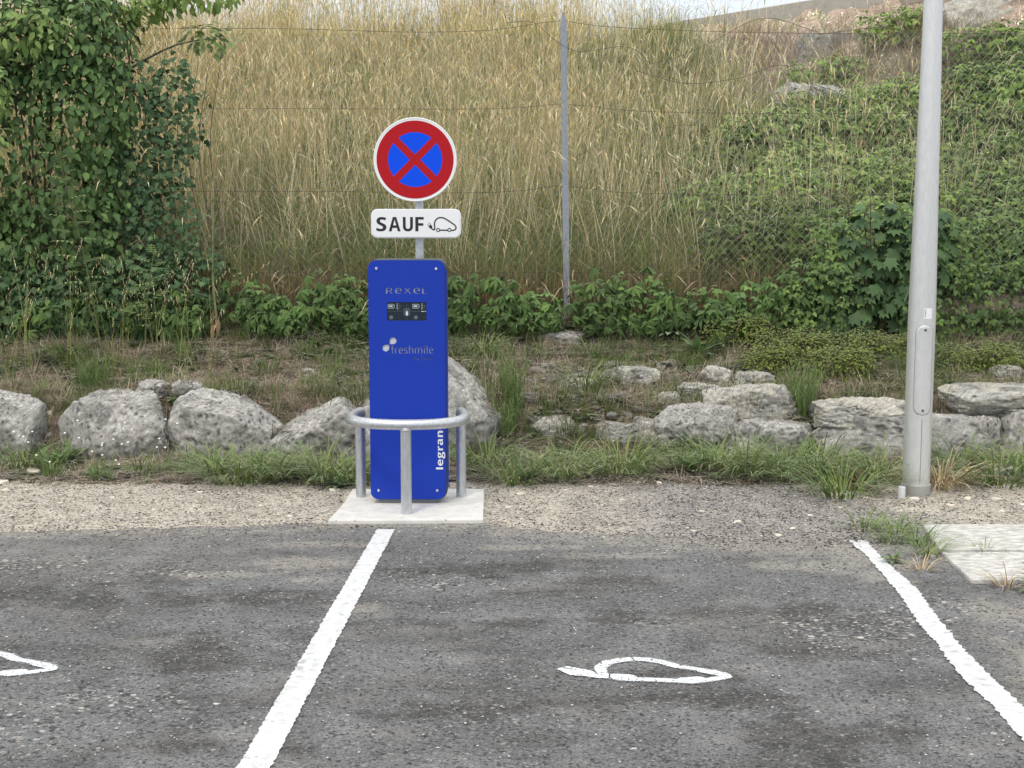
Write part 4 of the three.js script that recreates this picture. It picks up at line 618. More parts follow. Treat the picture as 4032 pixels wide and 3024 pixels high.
function scatter(parent, name, geos, mat, count, seed, place, bake = false) {
  const R = rng(seed), per = Math.ceil(count / geos.length), mt = new THREE.Matrix4(), q = new THREE.Quaternion(), e = new THREE.Euler(), c = new THREE.Color();
  for (const g of geos) {
    const ms = []; for (let i = 0; i < per; i++) { const s = place(R); if (!s) continue; ms.push(s); }
    const each = (f) => ms.forEach((s, i) => { e.set(s.tx ?? (R() - 0.5) * 0.25, R() * 6.28, s.tz ?? (R() - 0.5) * 0.25); q.setFromEuler(e); mt.compose(V3(s.x, s.y ?? groundH(s.x, s.d), -s.d), q, V3(s.s, s.s * (s.sy ?? 1), s.s)); f(i, s.k ?? 0.85 + 0.3 * R()); });
    if (!bake) { const im = new THREE.InstancedMesh(g, mat, ms.length); im.name = name; each((i, k) => { im.setMatrixAt(i, mt); im.setColorAt(i, c.setRGB(k, k, k)); }); parent.add(im); continue; }
    const P = g.attributes.position, C = g.attributes.color, I = g.index.array, n = P.count, pos = new Float32Array(ms.length * n * 3), col = new Float32Array(ms.length * n * 3), ix = new Uint32Array(ms.length * I.length), v = V3(0, 0, 0);
    each((i, k) => { for (let j = 0; j < n; j++) { v.fromBufferAttribute(P, j).applyMatrix4(mt); const o = (i * n + j) * 3; pos[o] = v.x; pos[o + 1] = v.y; pos[o + 2] = v.z; col[o] = C.getX(j) * k; col[o + 1] = C.getY(j) * k; col[o + 2] = C.getZ(j) * k; } for (let j = 0; j < I.length; j++) ix[i * I.length + j] = I[j] + i * n; });
    const b = new THREE.BufferGeometry(); b.setAttribute('position', new THREE.BufferAttribute(pos, 3)); b.setAttribute('color', new THREE.BufferAttribute(col, 3)); b.setIndex(new THREE.BufferAttribute(ix, 1)); b.computeVertexNormals(); mesh(name, b, mat, parent);
  }
}
const stuff = (name, label, category) => { const g = new THREE.Group(); g.name = numbered(name); scene.add(g); return tag(g, label, category, null, 'stuff'); };
const grassEdge = (d) => 1.75 + 0.05 * (d - 11); // the bramble slope begins right of this
{
  const g = stuff('tall_dry_grass', 'tall straw-coloured grass covering the bank behind the fence', 'grass');
  const tall = [1, 2, 3, 4].map((s) => tuftGeo(100 + s, 13, 0.6, 1.12, 0.0045, 0.22, s > 3 ? 0.8 : 0.3, [...STRAW, OLIVE[1]], 0.85, 0.1));
  const arch = [1, 2].map((s) => tuftGeo(106 + s, 5, 0.8, 1.2, 0.0055, 0.4, 1.3, [STRAW[1], STRAW[3], [0.76, 0.7, 0.5]], 1, 0.12));
  const mid = [1, 2, 3].map((s) => tuftGeo(110 + s, 20, 0.3, 0.62, 0.0055, 0.4, 0.7, [[0.18, 0.25, 0.055], [0.24, 0.3, 0.075], [0.13, 0.19, 0.045], GREEN[0], [0.44, 0.37, 0.18]], 0.1, 0.1));
  const low = [1, 2, 3].map((s) => tuftGeo(120 + s, 22, 0.15, 0.42, 0.005, 0.7, 1.2, [...BROWN, STRAW[2], STRAW[0]], 0.15, 0.12));
  const zone = (R, d0, d1, pw = 1) => { const d = lerp(d0, d1, R() ** pw), x = lerp(-0.36 * d, grassEdge(d) + 0.9, R()); const over = x - grassEdge(d) + 0.5 * n2(x * 1.2, d * 0.9); if (over > 0 && R() < clamp(over * 2.2)) return null; return { x, d }; };
  scatter(g, 'straw_tuft', tall, grassMat, 3300, 201, (R) => { const z = zone(R, 10.85, 17.6, 0.8); if (!z) return null; const near = sstep(10.8, 12.2, z.d); if (R() > 0.25 + 0.75 * near) return null; const p = n2(z.x * 0.8, z.d * 0.8); if (R() < 0.75 * sstep(0.1, 0.55, p) + 0.6 * sstep(0.4, 1.7, z.x)) return null; return { ...z, tx: 0.3 * n2(z.x * 0.9 + 3, z.d * 0.9) + (R() - 0.5) * 0.3, tz: 0.34 * n2(z.x * 0.9, z.d * 0.9 + 7) + (R() - 0.5) * 0.3, k: 0.82 + 0.3 * R() + 0.2 * n2(z.x * 1.6 + 20, z.d * 1.6), s: (0.72 + 0.36 * R() + 0.22 * n2(z.x * 1.3 + 9, z.d * 1.3)) * lerp(0.8, 1, near) * (1 - 0.4 * sstep(0.9, 1.6, z.x) * sstep(14.8, 16, z.d)) }; }, true);
  scatter(g, 'arching_tuft', arch, grassMat, 760, 206, (R) => { const z = zone(R, 10.8, 16.5, 1.1); return z && { ...z, s: 0.7 + 0.4 * R(), k: 1 + 0.2 * R() }; }, true);
  scatter(g, 'green_tuft', mid, grassMat, 5200, 202, (R) => { const z = zone(R, 10.7, 17.2, 1.25); return z && { ...z, s: 0.7 + 0.5 * R() }; }, true);
  scatter(g, 'brown_tuft', low, grassMat, 2200, 203, (R) => { const z = zone(R, 10.65, 12.4, 1.6); return z && { ...z, s: 0.8 + 0.5 * R() }; }, true);
  scatter(g, 'green_tuft', mid.slice(0, 1), grassMat, 130, 207, (R) => { const d = lerp(10.75, 14, R()), x = lerp(grassEdge(d), grassEdge(d) + 1.5 + 0.4 * (d - 10), R() ** 1.4); return { x, d, s: 0.8 + 0.7 * R() }; }, true);
  scatter(g, 'arching_tuft', arch.slice(0, 1), grassMat, 60, 208, (R) => { const d = lerp(10.8, 13, R()), x = lerp(grassEdge(d), grassEdge(d) + 2.4, R()); return { x, d, s: 0.7 + 0.3 * R() }; }, true);
  scatter(g, 'straw_tuft', tall.slice(2, 3), grassMat, 46, 204, (R) => { const d = lerp(10.9, 14, R()), x = lerp(grassEdge(d), grassEdge(d) + 2.6, R()); return { x, d, s: 0.7 + 0.4 * R() }; });
}
{ // dead growth on the upper right bank
  const g = stuff('dead_undergrowth', 'brown dead undergrowth on the bank below the parapet', 'dead grass');
  const dead = [1, 2, 3].map((s) => tuftGeo(130 + s, 24, 0.12, 0.4, 0.006, 1.4, 1.6, [BROWN[1], [0.4, 0.33, 0.25], [0.56, 0.48, 0.38], [0.48, 0.42, 0.34], [0.24, 0.18, 0.14]], 0, 0.16));
  scatter(g, 'dead_tuft', dead, grassMat, 1700, 205, (R) => { const d = lerp(13.2, 19, R()), x = lerp(grassEdge(d) - 0.3, 0.42 * d, R()); if (parapetGap(x, d) < 0.15) return null; if (parapetGap(x, d) < 0.7) return { x, d, s: 0.35 + 0.2 * R() }; return { x, d, s: 0.7 + 0.6 * R() }; });
}
{ // verge below the fence
  const g = stuff('verge_grass', 'short patchy grass, weeds and straw litter on the verge', 'grass');
  const short = [1, 2, 3].map((s) => tuftGeo(140 + s, 16, 0.05, 0.15, 0.0045, 0.9, 1.0, [...GREEN, OLIVE[0]], 0, 0.05));
  const dry = [1, 2].map((s) => tuftGeo(150 + s, 16, 0.05, 0.17, 0.004, 1.3, 1.3, [...BROWN, [0.44, 0.38, 0.27], [0.34, 0.29, 0.21], [0.52, 0.46, 0.32]], 0, 0.06));
  const litter = [1, 2, 3].map((s) => { const b = new Bits(), R = rng(160 + s); for (let i = 0; i < 14; i++) { const a = R() * 6.28; b.blade(V3((R() - 0.5) * 0.2, 0.006 + 0.012 * R(), (R() - 0.5) * 0.2), V3(Math.cos(a), 0.1 * R(), Math.sin(a)), 0.04 + 0.1 * R(), 0.004, 0.1, pick([[0.3, 0.24, 0.18], [0.46, 0.39, 0.29], [0.2, 0.155, 0.12], [0.58, 0.5, 0.37], [0.26, 0.2, 0.155]], R), 2); } return b.geo(); });
  const herb = [1, 2, 3].map((s) => { const b = new Bits(), R = rng(170 + s); for (let i = 0; i < 12; i++) b.add(ovate(0.035 + 0.03 * R(), 0.018 + 0.01 * R()), M4(-0.5 + 0.7 * R(), R() * 6.28, 0, 0, 0.005), pick([...GREEN, [0.1, 0.17, 0.06]], R)); return b.geo(); });
  const oat = [1, 2].map((s) => { const b = new Bits(), R = rng(180 + s); for (let i = 0; i < 4; i++) { const [q, t] = b.blade(V3((R() - 0.5) * 0.1, 0, (R() - 0.5) * 0.1), V3((R() - 0.5) * 0.3, 1, (R() - 0.5) * 0.3), 0.4 + 0.3 * R(), 0.0028, 0.4, pick([OLIVE[1], OLIVE[0], GREEN[1]], R), 4); for (let k = 0; k < 7; k++) b.blade(q.clone().addScaledVector(t, -0.03 * k), V3(R() - 0.5, -0.8, R() - 0.5), 0.03, 0.005, 0, pick(STRAW, R), 1); } return b.geo(); });
  const lush = [1, 2, 3].map((s) => tuftGeo(155 + s, 20, 0.1, 0.24, 0.0055, 0.9, 1.2, [GREEN[0], GREEN[2], [0.15, 0.22, 0.06], [0.2, 0.25, 0.1]], 0, 0.05, 3));
  const band = (R) => { const d = lerp(8.12, 10.65, R()), x = lerp(-4.2, 4.2, R()); return { x, d }; }, m = (z) => fbm2(z.x * 1.3 + 8, z.d * 1.8, 3);
  const edge = (z) => z.d > 8.2 + 0.12 * n2(z.x * 2.5, 4);
  scatter(g, 'grass_tuft', short, grassMat, 5200, 211, (R) => { const z = band(R); const k = m(z) - 0.1 + 0.16 * sstep(0.6, 2.2, z.x) - 0.15 * sstep(9, 8.5, z.d); if (!edge(z) || R() > sstep(-0.25, 0.25, k) || (z.d < 8.8 && R() < 0.7)) return null; return { ...z, s: 0.7 + 0.7 * R() }; }, true);
  scatter(g, 'lush_tuft', lush, grassMat, 1500, 216, (R) => { const z = band(R); const k = fbm2(z.x * 2.1 + 70, z.d * 2.6, 3); if (!edge(z) || R() > sstep(0, 0.3, k)) return null; return { ...z, s: 0.5 + 0.6 * R() }; }, true);
  scatter(g, 'dry_tuft', dry, grassMat, 3600, 212, (R) => { const z = band(R); if (!edge(z) || R() < sstep(-0.1, 0.3, m(z))) return null; return { ...z, s: 0.6 + 0.8 * R() }; }, true);
  scatter(g, 'dry_tuft', dry, grassMat, 700, 217, (R) => { const z = { x: lerp(-4.2, 4.2, R()), d: lerp(9.1, 9.4, R()) }; return { ...z, s: 0.7 + 0.7 * R() }; }, true);
  scatter(g, 'lush_tuft', lush.slice(0, 1), grassMat, 110, 218, (R) => { const z = { x: lerp(-4.2, 4.2, R()), d: lerp(9.05, 9.35, R()) }; return { ...z, s: 0.5 + 0.5 * R() }; }, true);
  scatter(g, 'straw_litter', litter, grassMat, 4200, 213, (R) => { const z = band(R); if (!edge(z)) return null; return { ...z, y: groundH(z.x, z.d) + 0.004, s: 0.7 + 0.7 * R(), tx: (R() - 0.5) * 0.2, tz: (R() - 0.5) * 0.2 }; });
  scatter(g, 'broadleaf_weed', herb, leafMat, 2600, 214, (R) => { const z = band(R); if (!edge(z) || R() > sstep(-0.3, 0.3, m(z))) return null; return { ...z, s: 0.6 + 0.9 * R() }; }, true);
  scatter(g, 'oat_stalk', oat, grassMat, 20, 215, (R) => ({ x: lerp(-3.6, -1.9, R()), d: lerp(9.4, 10.2, R()), s: 0.8 + 0.4 * R() }));
}

// ------------------------------------------------------------------ single clumps on the verge
function clump(kind, x, d, size, label, seed, pal) {
  const name = { grass: 'grass_clump', rosette: 'broadleaf_weed', dry: 'dry_grass_clump', red: 'red_dock', flower: 'flowering_weed', fine: 'fine_leaved_weed' }[kind];
  const y = Math.max(0.004, groundH(x, d)), t = thing(name, label, kind === 'grass' || kind === 'dry' ? 'grass' : 'weed', [x, y, -d], 'clumps on the verge'), R = rng(seed), b = new Bits();
  if (kind === 'grass' || kind === 'dry') { const n = Math.round(130 * size); for (let i = 0; i < n; i++) { const a = R() * 6.28, r = 0.09 * size * Math.sqrt(R()), l = R(); b.blade(V3(Math.cos(a) * r * 1.5, -0.02, Math.sin(a) * r), V3(Math.cos(a + 0.6 * (R() - 0.5)) * (0.25 + 0.9 * l), 1, Math.sin(a) * (0.25 + 0.9 * l)), (0.16 + 0.24 * R()) * (0.3 + 0.7 * Math.min(size, 1.2)), 0.007 * Math.min(1, 0.4 + 0.6 * size), 1.0 + 0.8 * R(), pick(pal ?? (kind === 'dry' ? [...STRAW.slice(0, 3), ...BROWN] : [...GREEN, GREEN[1], [0.2, 0.28, 0.08], OLIVE[0]]), R), 4); } mesh('blades', b.geo(), grassMat, t); }
  else if (kind === 'rosette' || kind === 'red') { const P = pal ?? (kind === 'red' ? [[0.26, 0.05, 0.04], [0.34, 0.08, 0.05], [0.16, 0.1, 0.04]] : [[0.1, 0.17, 0.05], [0.14, 0.22, 0.07]]), n = Math.round(16 + 8 * size); for (let i = 0; i < n; i++) { const nw = kind === 'red' ? 0.45 : 1, m = mesh('leaf', tgeo(ovate((0.1 + 0.1 * R()) * size, (0.028 + 0.018 * R()) * size * nw, 0.35, 0.5, 0.5), pick(P, R)), leafMat, t); m.rotation.set(-0.2 - 0.9 * R(), R() * 6.28, 0, 'YXZ'); m.position.y = 0.005; } }
  else if (kind === 'fine') { for (let i = 0; i < 26 * size; i++) { const a = R() * 6.28, l = V3(Math.cos(a) * 0.5 * R(), 1, Math.sin(a) * 0.5 * R()), o = V3(Math.cos(a) * 0.07 * R(), 0, Math.sin(a) * 0.07 * R()), L = (0.14 + 0.2 * R()) * size, c = pick(pal ?? [[0.13, 0.2, 0.05], [0.17, 0.25, 0.07]], R); b.blade(o, l, L, 0.004, 0.3, c, 2); for (let k = 0; k < 16; k++) { const f = (k + 1) / 17, q = o.clone().addScaledVector(l.clone().normalize(), L * f); b.blade(q, V3(R() - 0.5, 0.7, R() - 0.5), 0.05, 0.007, 0.4, pick([c], R), 1); } } mesh('foliage', b.geo(), leafMat, t); }
  else { for (let i = 0; i < 40; i++) { const a = R() * 6.28, l = R(); b.blade(V3(0.15 * (R() - 0.5), 0, 0.1 * (R() - 0.5)), V3(Math.cos(a) * l, 0.9, Math.sin(a) * l), 0.08 + 0.14 * R(), 0.007, 0.8, pick(GREEN, R), 3); } mesh('foliage', b.geo(), grassMat, t); const fm = std(lin(0.75, 0.75, 0.7), 0.8), pet = tgeo(ovate(0.012, 0.011, 0.1, 0.1), [1, 1, 1]); const s = new Bits(); for (let i = 0; i < 8; i++) { const a = R() * 6.28, [q] = s.blade(V3(0.12 * (R() - 0.5), 0, 0.1 * (R() - 0.5)), V3(Math.cos(a) * 0.6 * R(), 1, Math.sin(a) * 0.6 * R()), 0.08 + 0.22 * R(), 0.003, 0.3, [0.14, 0.2, 0.06], 3); const fl = new Bits(); for (let k = 0; k < 5; k++) fl.add(ovate(0.008, 0.0075, 0.1, 0.1), M4(-0.5, k * 1.256, 0), [1, 1, 1]); const m = mesh('flower', fl.geo(), fm, t); m.position.copy(q); m.rotation.x = 0.5; } mesh('stems', s.geo(), grassMat, t); }
  return t;
}
const PALE = [[0.2, 0.29, 0.09], [0.15, 0.23, 0.06], [0.25, 0.3, 0.1]];
[
  ['grass', -2.97, 8.55, 1.0, 'dark grass clump under the boulder at the left edge'], ['rosette', -2.72, 8.62, 1.1, 'plantain rosette in the gap left of the touching boulders'], ['rosette', -2.78, 8.5, 1.0, 'smaller plantain rosette in front of the leftmost boulder gap'],
  ['flower', -2.4, 8.24, 1, 'white-flowered weed at the gravel edge below the left boulder pair'], ['flower', -2.15, 8.32, 1, 'leafy weed with white flowers right of the first flowering weed'], ['flower', -2.7, 8.3, 1, 'sparse white-flowered weed near the left photo edge'],
  ['grass', -1.57, 8.22, 1.6, 'large arching grass clump in front of the right touching boulder'], ['grass', -1.4, 8.3, 1.0, 'smaller grass clump right of the large arching one'], ['grass', -1.78, 8.4, 0.9, 'thin grass clump left of the large arching one'],
  ['grass', -1.1, 8.22, 1.5, 'thick grass clump left of the guard rail'], ['grass', -0.93, 8.18, 1.2, 'grass clump touching the left guard rail post'], ['rosette', -1.0, 8.05, 0.9, 'dark dandelion rosette at the gravel left of the pad'],
  ['fine', 0.0, 9.1, 1.3, 'tall feathery green weed right of the tallest boulder'], ['fine', -0.02, 8.95, 0.9, 'lower feathery weed beside the tallest boulder foot'], ['grass', -0.16, 8.58, 1.1, 'grass clump right of the right guard rail post'], ['grass', 0.02, 8.16, 0.9, 'low grass clump on the gravel edge right of the pad'], ['rosette', 0.1, 8.2, 0.8, 'flat weed rosette right of the pad'],
  ['grass', 0.3, 8.3, 1.0, 'yellowish grass clump below the ledge left end', PALE], ['grass', 0.65, 8.42, 1.6, 'bright big grass clump in front of the broken ledge'], ['grass', 0.5, 9.4, 0.9, 'upright grass clump among the ledge rocks'], ['rosette', 1.05, 8.38, 1.2, 'leafy dock weed right of the bright big grass clump'], ['grass', 1.02, 8.85, 1.0, 'grass clump under the humped rock'],
  ['grass', 1.2, 8.5, 1.3, 'grass clump in front of the humped rock'], ['grass', 1.4, 8.35, 1.4, 'grass clump below the square grey block'], ['grass', 1.6, 8.3, 1.4, 'second grass clump below the square grey block', PALE], ['grass', 1.78, 8.3, 1.3, 'grass clump between square block and lamp post'], ['fine', 1.86, 9.05, 1.2, 'leafy green weed in the gap left of the cream-topped slab'], ['grass', 1.9, 8.65, 1.2, 'grass clump in the gap under the leafy weed'],
  ['grass', 1.84, 7.84, 1.3, 'spreading grass clump on the gravel left of the lamp post'], ['red', 1.98, 7.95, 0.8, 'dark red dock weed left of the lamp post foot'], ['dry', 2.44, 8.05, 1.0, 'dry straw clump right of the lamp post foot'], ['grass', 2.12, 8.2, 1.1, 'grass clump right behind the lamp post'], ['grass', 2.82, 8.15, 1.5, 'bright grass clump near the right photo edge'], ['grass', 3.05, 8.35, 1.4, 'grass clump at the right photo edge'], ['grass', 2.72, 8.55, 1.1, 'dark grass clump below the upright mossy stone'],
  ['grass', 1.76, 7.0, 0.5, 'small grass clump on gravel at the right bay line end'], ['grass', 1.9, 6.95, 0.5, 'small grass clump at the far corner of the covers'], ['grass', 1.94, 6.72, 0.5, 'small grass clump against the far cover side'], ['grass', 1.93, 6.5, 0.45, 'small grass clump at the joint between the covers'], ['grass', 1.83, 6.75, 0.4, 'small grass clump between bay line and far cover'], ['rosette', 1.73, 6.36, 0.45, 'tiny seedling rosette beside the right bay line'], ['dry', 1.82, 6.22, 0.28, 'little dry tuft left of the nearer cover'],
  ['dry', 2.1, 5.93, 0.28, 'dry tuft at the nearer cover front edge'], ['rosette', 2.26, 5.92, 0.9, 'dark weed at the right photo edge by the nearer cover'], ['grass', 2.2, 6.52, 0.2, 'wispy grass growing from the cover joint', OLIVE],
  ['fine', -2.75, 9.38, 0.9, 'bright feathery weed above the left touching boulder'], ['rosette', 1.15, 10.3, 1.5, 'big grey-green mullein rosette below the fence right of the post'], ['rosette', 1.3, 9.95, 1.2, 'grey-green weed rosette downhill of the big mullein'], ['rosette', 1.45, 10.05, 1.1, 'grey-green weed rosette beside the yellow-green shrubs'], ['grass', 0.05, 10.35, 1.0, 'pale grass tuft left of the fence post', PALE], ['grass', -1.2, 10.2, 0.8, 'grass tuft on bare soil left of the charger top'], ['grass', -0.2, 9.9, 0.8, 'grass tuft on the slope right of the charger'], ['grass', 0.55, 10.0, 0.7, 'thin grass tuft downhill of the fence post'], ['grass', -3.1, 9.9, 0.9, 'grass tuft on the slope at the far left'], ['grass', 2.75, 9.7, 0.9, 'grass tuft behind the right edge slab'],
].forEach(([k, x, d, s, label, pal], i) => clump(k, x, d, s, label, 300 + i, pal));

const tri = [1, 2].map((s) => trifoliate(0.05, 0.034, 600 + s));
// ------------------------------------------------------------------ creeper row along the fence foot
const palms = [1, 2, 3].map((s) => palmate(5 + (s % 2), 0.1, 0.03, 0.35 + 0.15 * s, 400 + s)), CREEP = [[0.09, 0.165, 0.04], [0.115, 0.2, 0.05], [0.075, 0.135, 0.038], [0.14, 0.23, 0.055]];
{
  const ord = ['first', 'second', 'third', 'fourth', 'fifth', 'sixth', 'seventh', 'eighth', 'ninth'];
  const left = [-1.02, -1.32, -1.62, -1.92, -2.35, -2.65, -2.95, -3.3], right = [-0.42, -0.14, 0.14, 0.62, 0.9, 1.2, 1.5, 1.8, 2.1];
  const plant = (x, label, seed) => {
    const R = rng(seed), d = 10.34 + 0.1 * (R() - 0.5), t = thing('creeper_plant', label, 'creeper', onGround(x, d), 'creepers along the fence foot'), h = 0.26 + 0.24 * R();
    stems(t, Array.from({ length: 7 }, () => { const a = (R() - 0.5) * 0.3, b = (R() - 0.5) * 0.2; return [[a * 0.3, -0.02, b * 0.3], [a * 0.7, h * 0.5, b * 0.7 + 0.03], [a, h * 0.95, b]]; }), [0.1, 0.07, 0.04], 0.005, 0.002);
    shrub(t, [[0, h * 0.55, 0, 0.25, h * 0.5, 0.17], [(R() - 0.5) * 0.24, h * 0.4, 0.08, 0.2, h * 0.38, 0.14]], [...palms, ...tri, ovate(0.07, 0.035)], CREEP.map((c) => c.map((v) => v * (0.82 + 0.36 * ((seed * 7) % 5) / 4))), 150, { seed: seed + 9, parts: 36, size: [0.5, 1.2], up: 0.6, droop: 0.3, jit: 0.5, shell: 0.6 });
  };
  left.forEach((x, i) => plant(x, `palmate-leaved creeper at the fence foot, ${ord[i]} left of the charger`, 420 + i));
  right.forEach((x, i) => plant(x, i < 3 ? `palmate-leaved creeper between charger and fence post, ${ord[i]} from the charger` : `palmate-leaved creeper at the fence foot, ${ord[i - 3]} right of the fence post`, 440 + i));
}
// ------------------------------------------------------------------ the overgrown left end
const DOG = [[0.062, 0.12, 0.036], [0.085, 0.15, 0.044], [0.05, 0.096, 0.032], [0.11, 0.185, 0.05]], IVY = [[0.04, 0.085, 0.036], [0.06, 0.11, 0.045], [0.085, 0.145, 0.06]], glossy = new THREE.MeshPhysicalMaterial({ color: 0xffffff, roughness: 0.58, specularIntensity: 0.5, vertexColors: true, side: THREE.DoubleSide });
{
  const t = thing('dogwood_bush', 'huge dark green broad-leaved bush smothering the left end of the fence', 'bush', onGround(-3.5, 10.5));
  const R = rng(500), lumps = [[0.15, 1.25, 0, 0.72, 1.0, 0.42], [-0.75, 1.2, -0.1, 0.75, 1.35, 0.5], [0.42, 1.75, -0.02, 0.46, 0.75, 0.36], [0.2, 2.05, -0.05, 0.62, 0.5, 0.42], [0.3, 0.6, 0.05, 0.5, 0.55, 0.32], [-0.4, 0.45, 0.08, 0.6, 0.5, 0.34], [-0.2, 2.3, -0.2, 0.7, 0.5, 0.5]];
  stems(t, Array.from({ length: 16 }, () => { const a = (R() - 0.5) * 1.6, b = (R() - 0.5) * 0.4; return [[a * 0.6, -0.05, b - 0.1], [a * 0.8 + 0.1 * (R() - 0.5), 0.8, b], [a + 0.2 * (R() - 0.5), 1.6, b], [a * 1.1, 2.3, b + 0.1]]; }), [0.11, 0.085, 0.06], 0.014, 0.004, 'branches');
  shrub(t, lumps, [ovate(0.085, 0.058, 0.3, 0.55), ovate(0.095, 0.06, 0.35, 0.7), ovate(0.07, 0.05, 0.25, 0.4)], DOG, 9800, { seed: 501, mat: glossy, parts: 300, size: [0.45, 0.95], up: 0.45, droop: 0.55, jit: 0.45, shell: 0.55, bias: (p) => -0.35 * Math.abs(p.x - 0.2) });
}
{
  const t = thing('ivy', 'small-leaved ivy climbing the fence beside the big left bush', 'ivy', onGround(-2.55, 10.52));
  const ivs = [0.045, 0.055, 0.038].map((s) => joinT([[ivyT, new THREE.Matrix4().makeScale(s, s, s)]]));
  stems(t, Array.from({ length: 10 }, (_, i) => { const x = -0.3 + i * 0.08; return [[x, -0.03, 0.04], [x + 0.03, 0.6, 0.06], [x - 0.05, 1.3, 0.05], [x + 0.04, 1.9, 0.03]]; }), [0.12, 0.09, 0.06], 0.006, 0.002, 'vines');
  shrub(t, [[-0.2, 0.55, 0.03, 0.32, 0.65, 0.14], [0.02, 0.75, 0.02, 0.3, 0.5, 0.1], [-0.15, 1.35, 0.02, 0.3, 0.6, 0.13], [0.12, 1.55, 0.0, 0.22, 0.45, 0.08], [0.2, 0.35, 0.03, 0.3, 0.3, 0.1]], ivs, IVY, 2600, { seed: 511, mat: glossy, size: [0.75, 1.25], up: 0.25, droop: 0.7, jit: 0.5, shell: 0.8 });
}
{
  const t = thing('ivy', 'dark ivy carpet at the foot of the big left bush', 'ivy', onGround(-3.0, 10.3));
  const ivs = [0.05, 0.06].map((s) => joinT([[ivyT, new THREE.Matrix4().makeScale(s, s, s)]]));
  shrub(t, [[0, 0.3, 0, 0.8, 0.34, 0.18], [-0.6, 0.25, 0, 0.6, 0.34, 0.18]], ivs, IVY, 1500, { seed: 512, mat: glossy, size: [0.75, 1.25], up: 0.35, droop: 0.6, shell: 0.7 });
}
function pinnateLeaf(L, n) { const l = []; for (let i = 0; i < n; i++) { const k = (i + 1) / (n + 0.5); for (const s of [-1, 1]) l.push([ovate(L * 0.34, L * 0.12, 0.2, 0.3), M4(0.25, s * 1.0, 0, 0, -k * k * L * 0.2, k * L)]); } l.push([ovate(L * 0.34, L * 0.12, 0.2, 0.3), M4(0.4, 0, 0, 0, -L * 0.2, L)]); return joinT(l); }
function sapling(label, x, d, h, lean, pal, n, seed, L = 0.15) {
  const t = thing('sapling', label, 'sapling', onGround(x, d)), R = rng(seed), tip = [lean, h, 0.05];
  stems(t, [[[0, -0.03, 0], [lean * 0.3, h * 0.4, 0.04], [lean * 0.7, h * 0.75, 0.06], tip]], [0.14, 0.15, 0.06], 0.007, 0.002, 'stem');
  const gs = [0, 1, 2].map(() => tgeo(pinnateLeaf(L, 4), pick(pal, R)));
  for (let i = 0; i < n; i++) { const k = 0.25 + 0.75 * i / n, m = mesh('leaf', gs[i % 3], leafMat, t); m.position.set(lean * k, h * k, 0.05); m.rotation.set(-0.15 - 0.5 * R() - 0.5 * (k > 0.9), i * 2.4 + R(), 0, 'YXZ'); const s = (1.15 - 0.55 * k) * (0.8 + 0.4 * R()); m.scale.set(s, s, s); }
}
sapling('pale green sapling with feathered leaves in front of the big left bush', -2.9, 10.08, 1.55, -0.28, [[0.16, 0.25, 0.07], [0.2, 0.28, 0.08], [0.13, 0.21, 0.06]], 34, 520);
sapling('yellowish feathered shoot at the foot of the big left bush', -2.6, 10.1, 0.7, 0.1, [[0.2, 0.28, 0.07], [0.16, 0.24, 0.06]], 18, 521);
{ // sunlit spray reaching in over the fence top
  const t = thing('overhanging_branch', 'light green leafy branch reaching over the fence at top left', 'branch', onGround(-2.35, 10.75));
  stems(t, [[[-0.9, 0, -0.2], [-0.8, 1.4, -0.05], [-0.4, 2.15, 0.1], [0.3, 2.35, 0.1]], [[-0.6, 1.7, 0], [-0.1, 1.95, 0], [0.15, 2.0, -0.1]], [[-0.6, 1.9, 0], [-0.2, 2.3, 0.1], [0.25, 2.35, 0.1]]], [0.1, 0.08, 0.05], 0.012, 0.003, 'twigs');
  shrub(t, [[-0.5, 2.3, 0.05, 0.5, 0.24, 0.25], [0.0, 2.32, 0.05, 0.4, 0.14, 0.2], [0.1, 2.0, -0.1, 0.2, 0.12, 0.12]], [ovate(0.075, 0.036), ovate(0.065, 0.03)], [[0.2, 0.3, 0.07], [0.16, 0.26, 0.06], [0.25, 0.34, 0.1]], 900, { seed: 531, up: 0.8, droop: 0.2, shell: 0.9, front: false });
}
{ const t = thing('overhanging_branch', 'yellow-green leafy shoots on top of the big left bush', 'branch', onGround(-3.7, 10.35));
  stems(t, [[[0, 0, -0.2], [0, 1.2, 0], [0.2, 2.2, 0.15]], [[0, 1, 0], [-0.2, 1.9, 0.2], [-0.1, 2.4, 0.2]]], [0.1, 0.08, 0.05], 0.01, 0.003, 'twigs');
  shrub(t, [[0.2, 2.15, 0.15, 0.5, 0.22, 0.2], [0.05, 1.75, 0.2, 0.22, 0.25, 0.15], [0.0, 1.35, 0.2, 0.2, 0.2, 0.12]], [ovate(0.085, 0.04), ovate(0.07, 0.034)], [[0.19, 0.29, 0.07], [0.15, 0.25, 0.06], [0.24, 0.33, 0.1]], 420, { seed: 533, up: 0.7, droop: 0.3, shell: 0.8 });
}
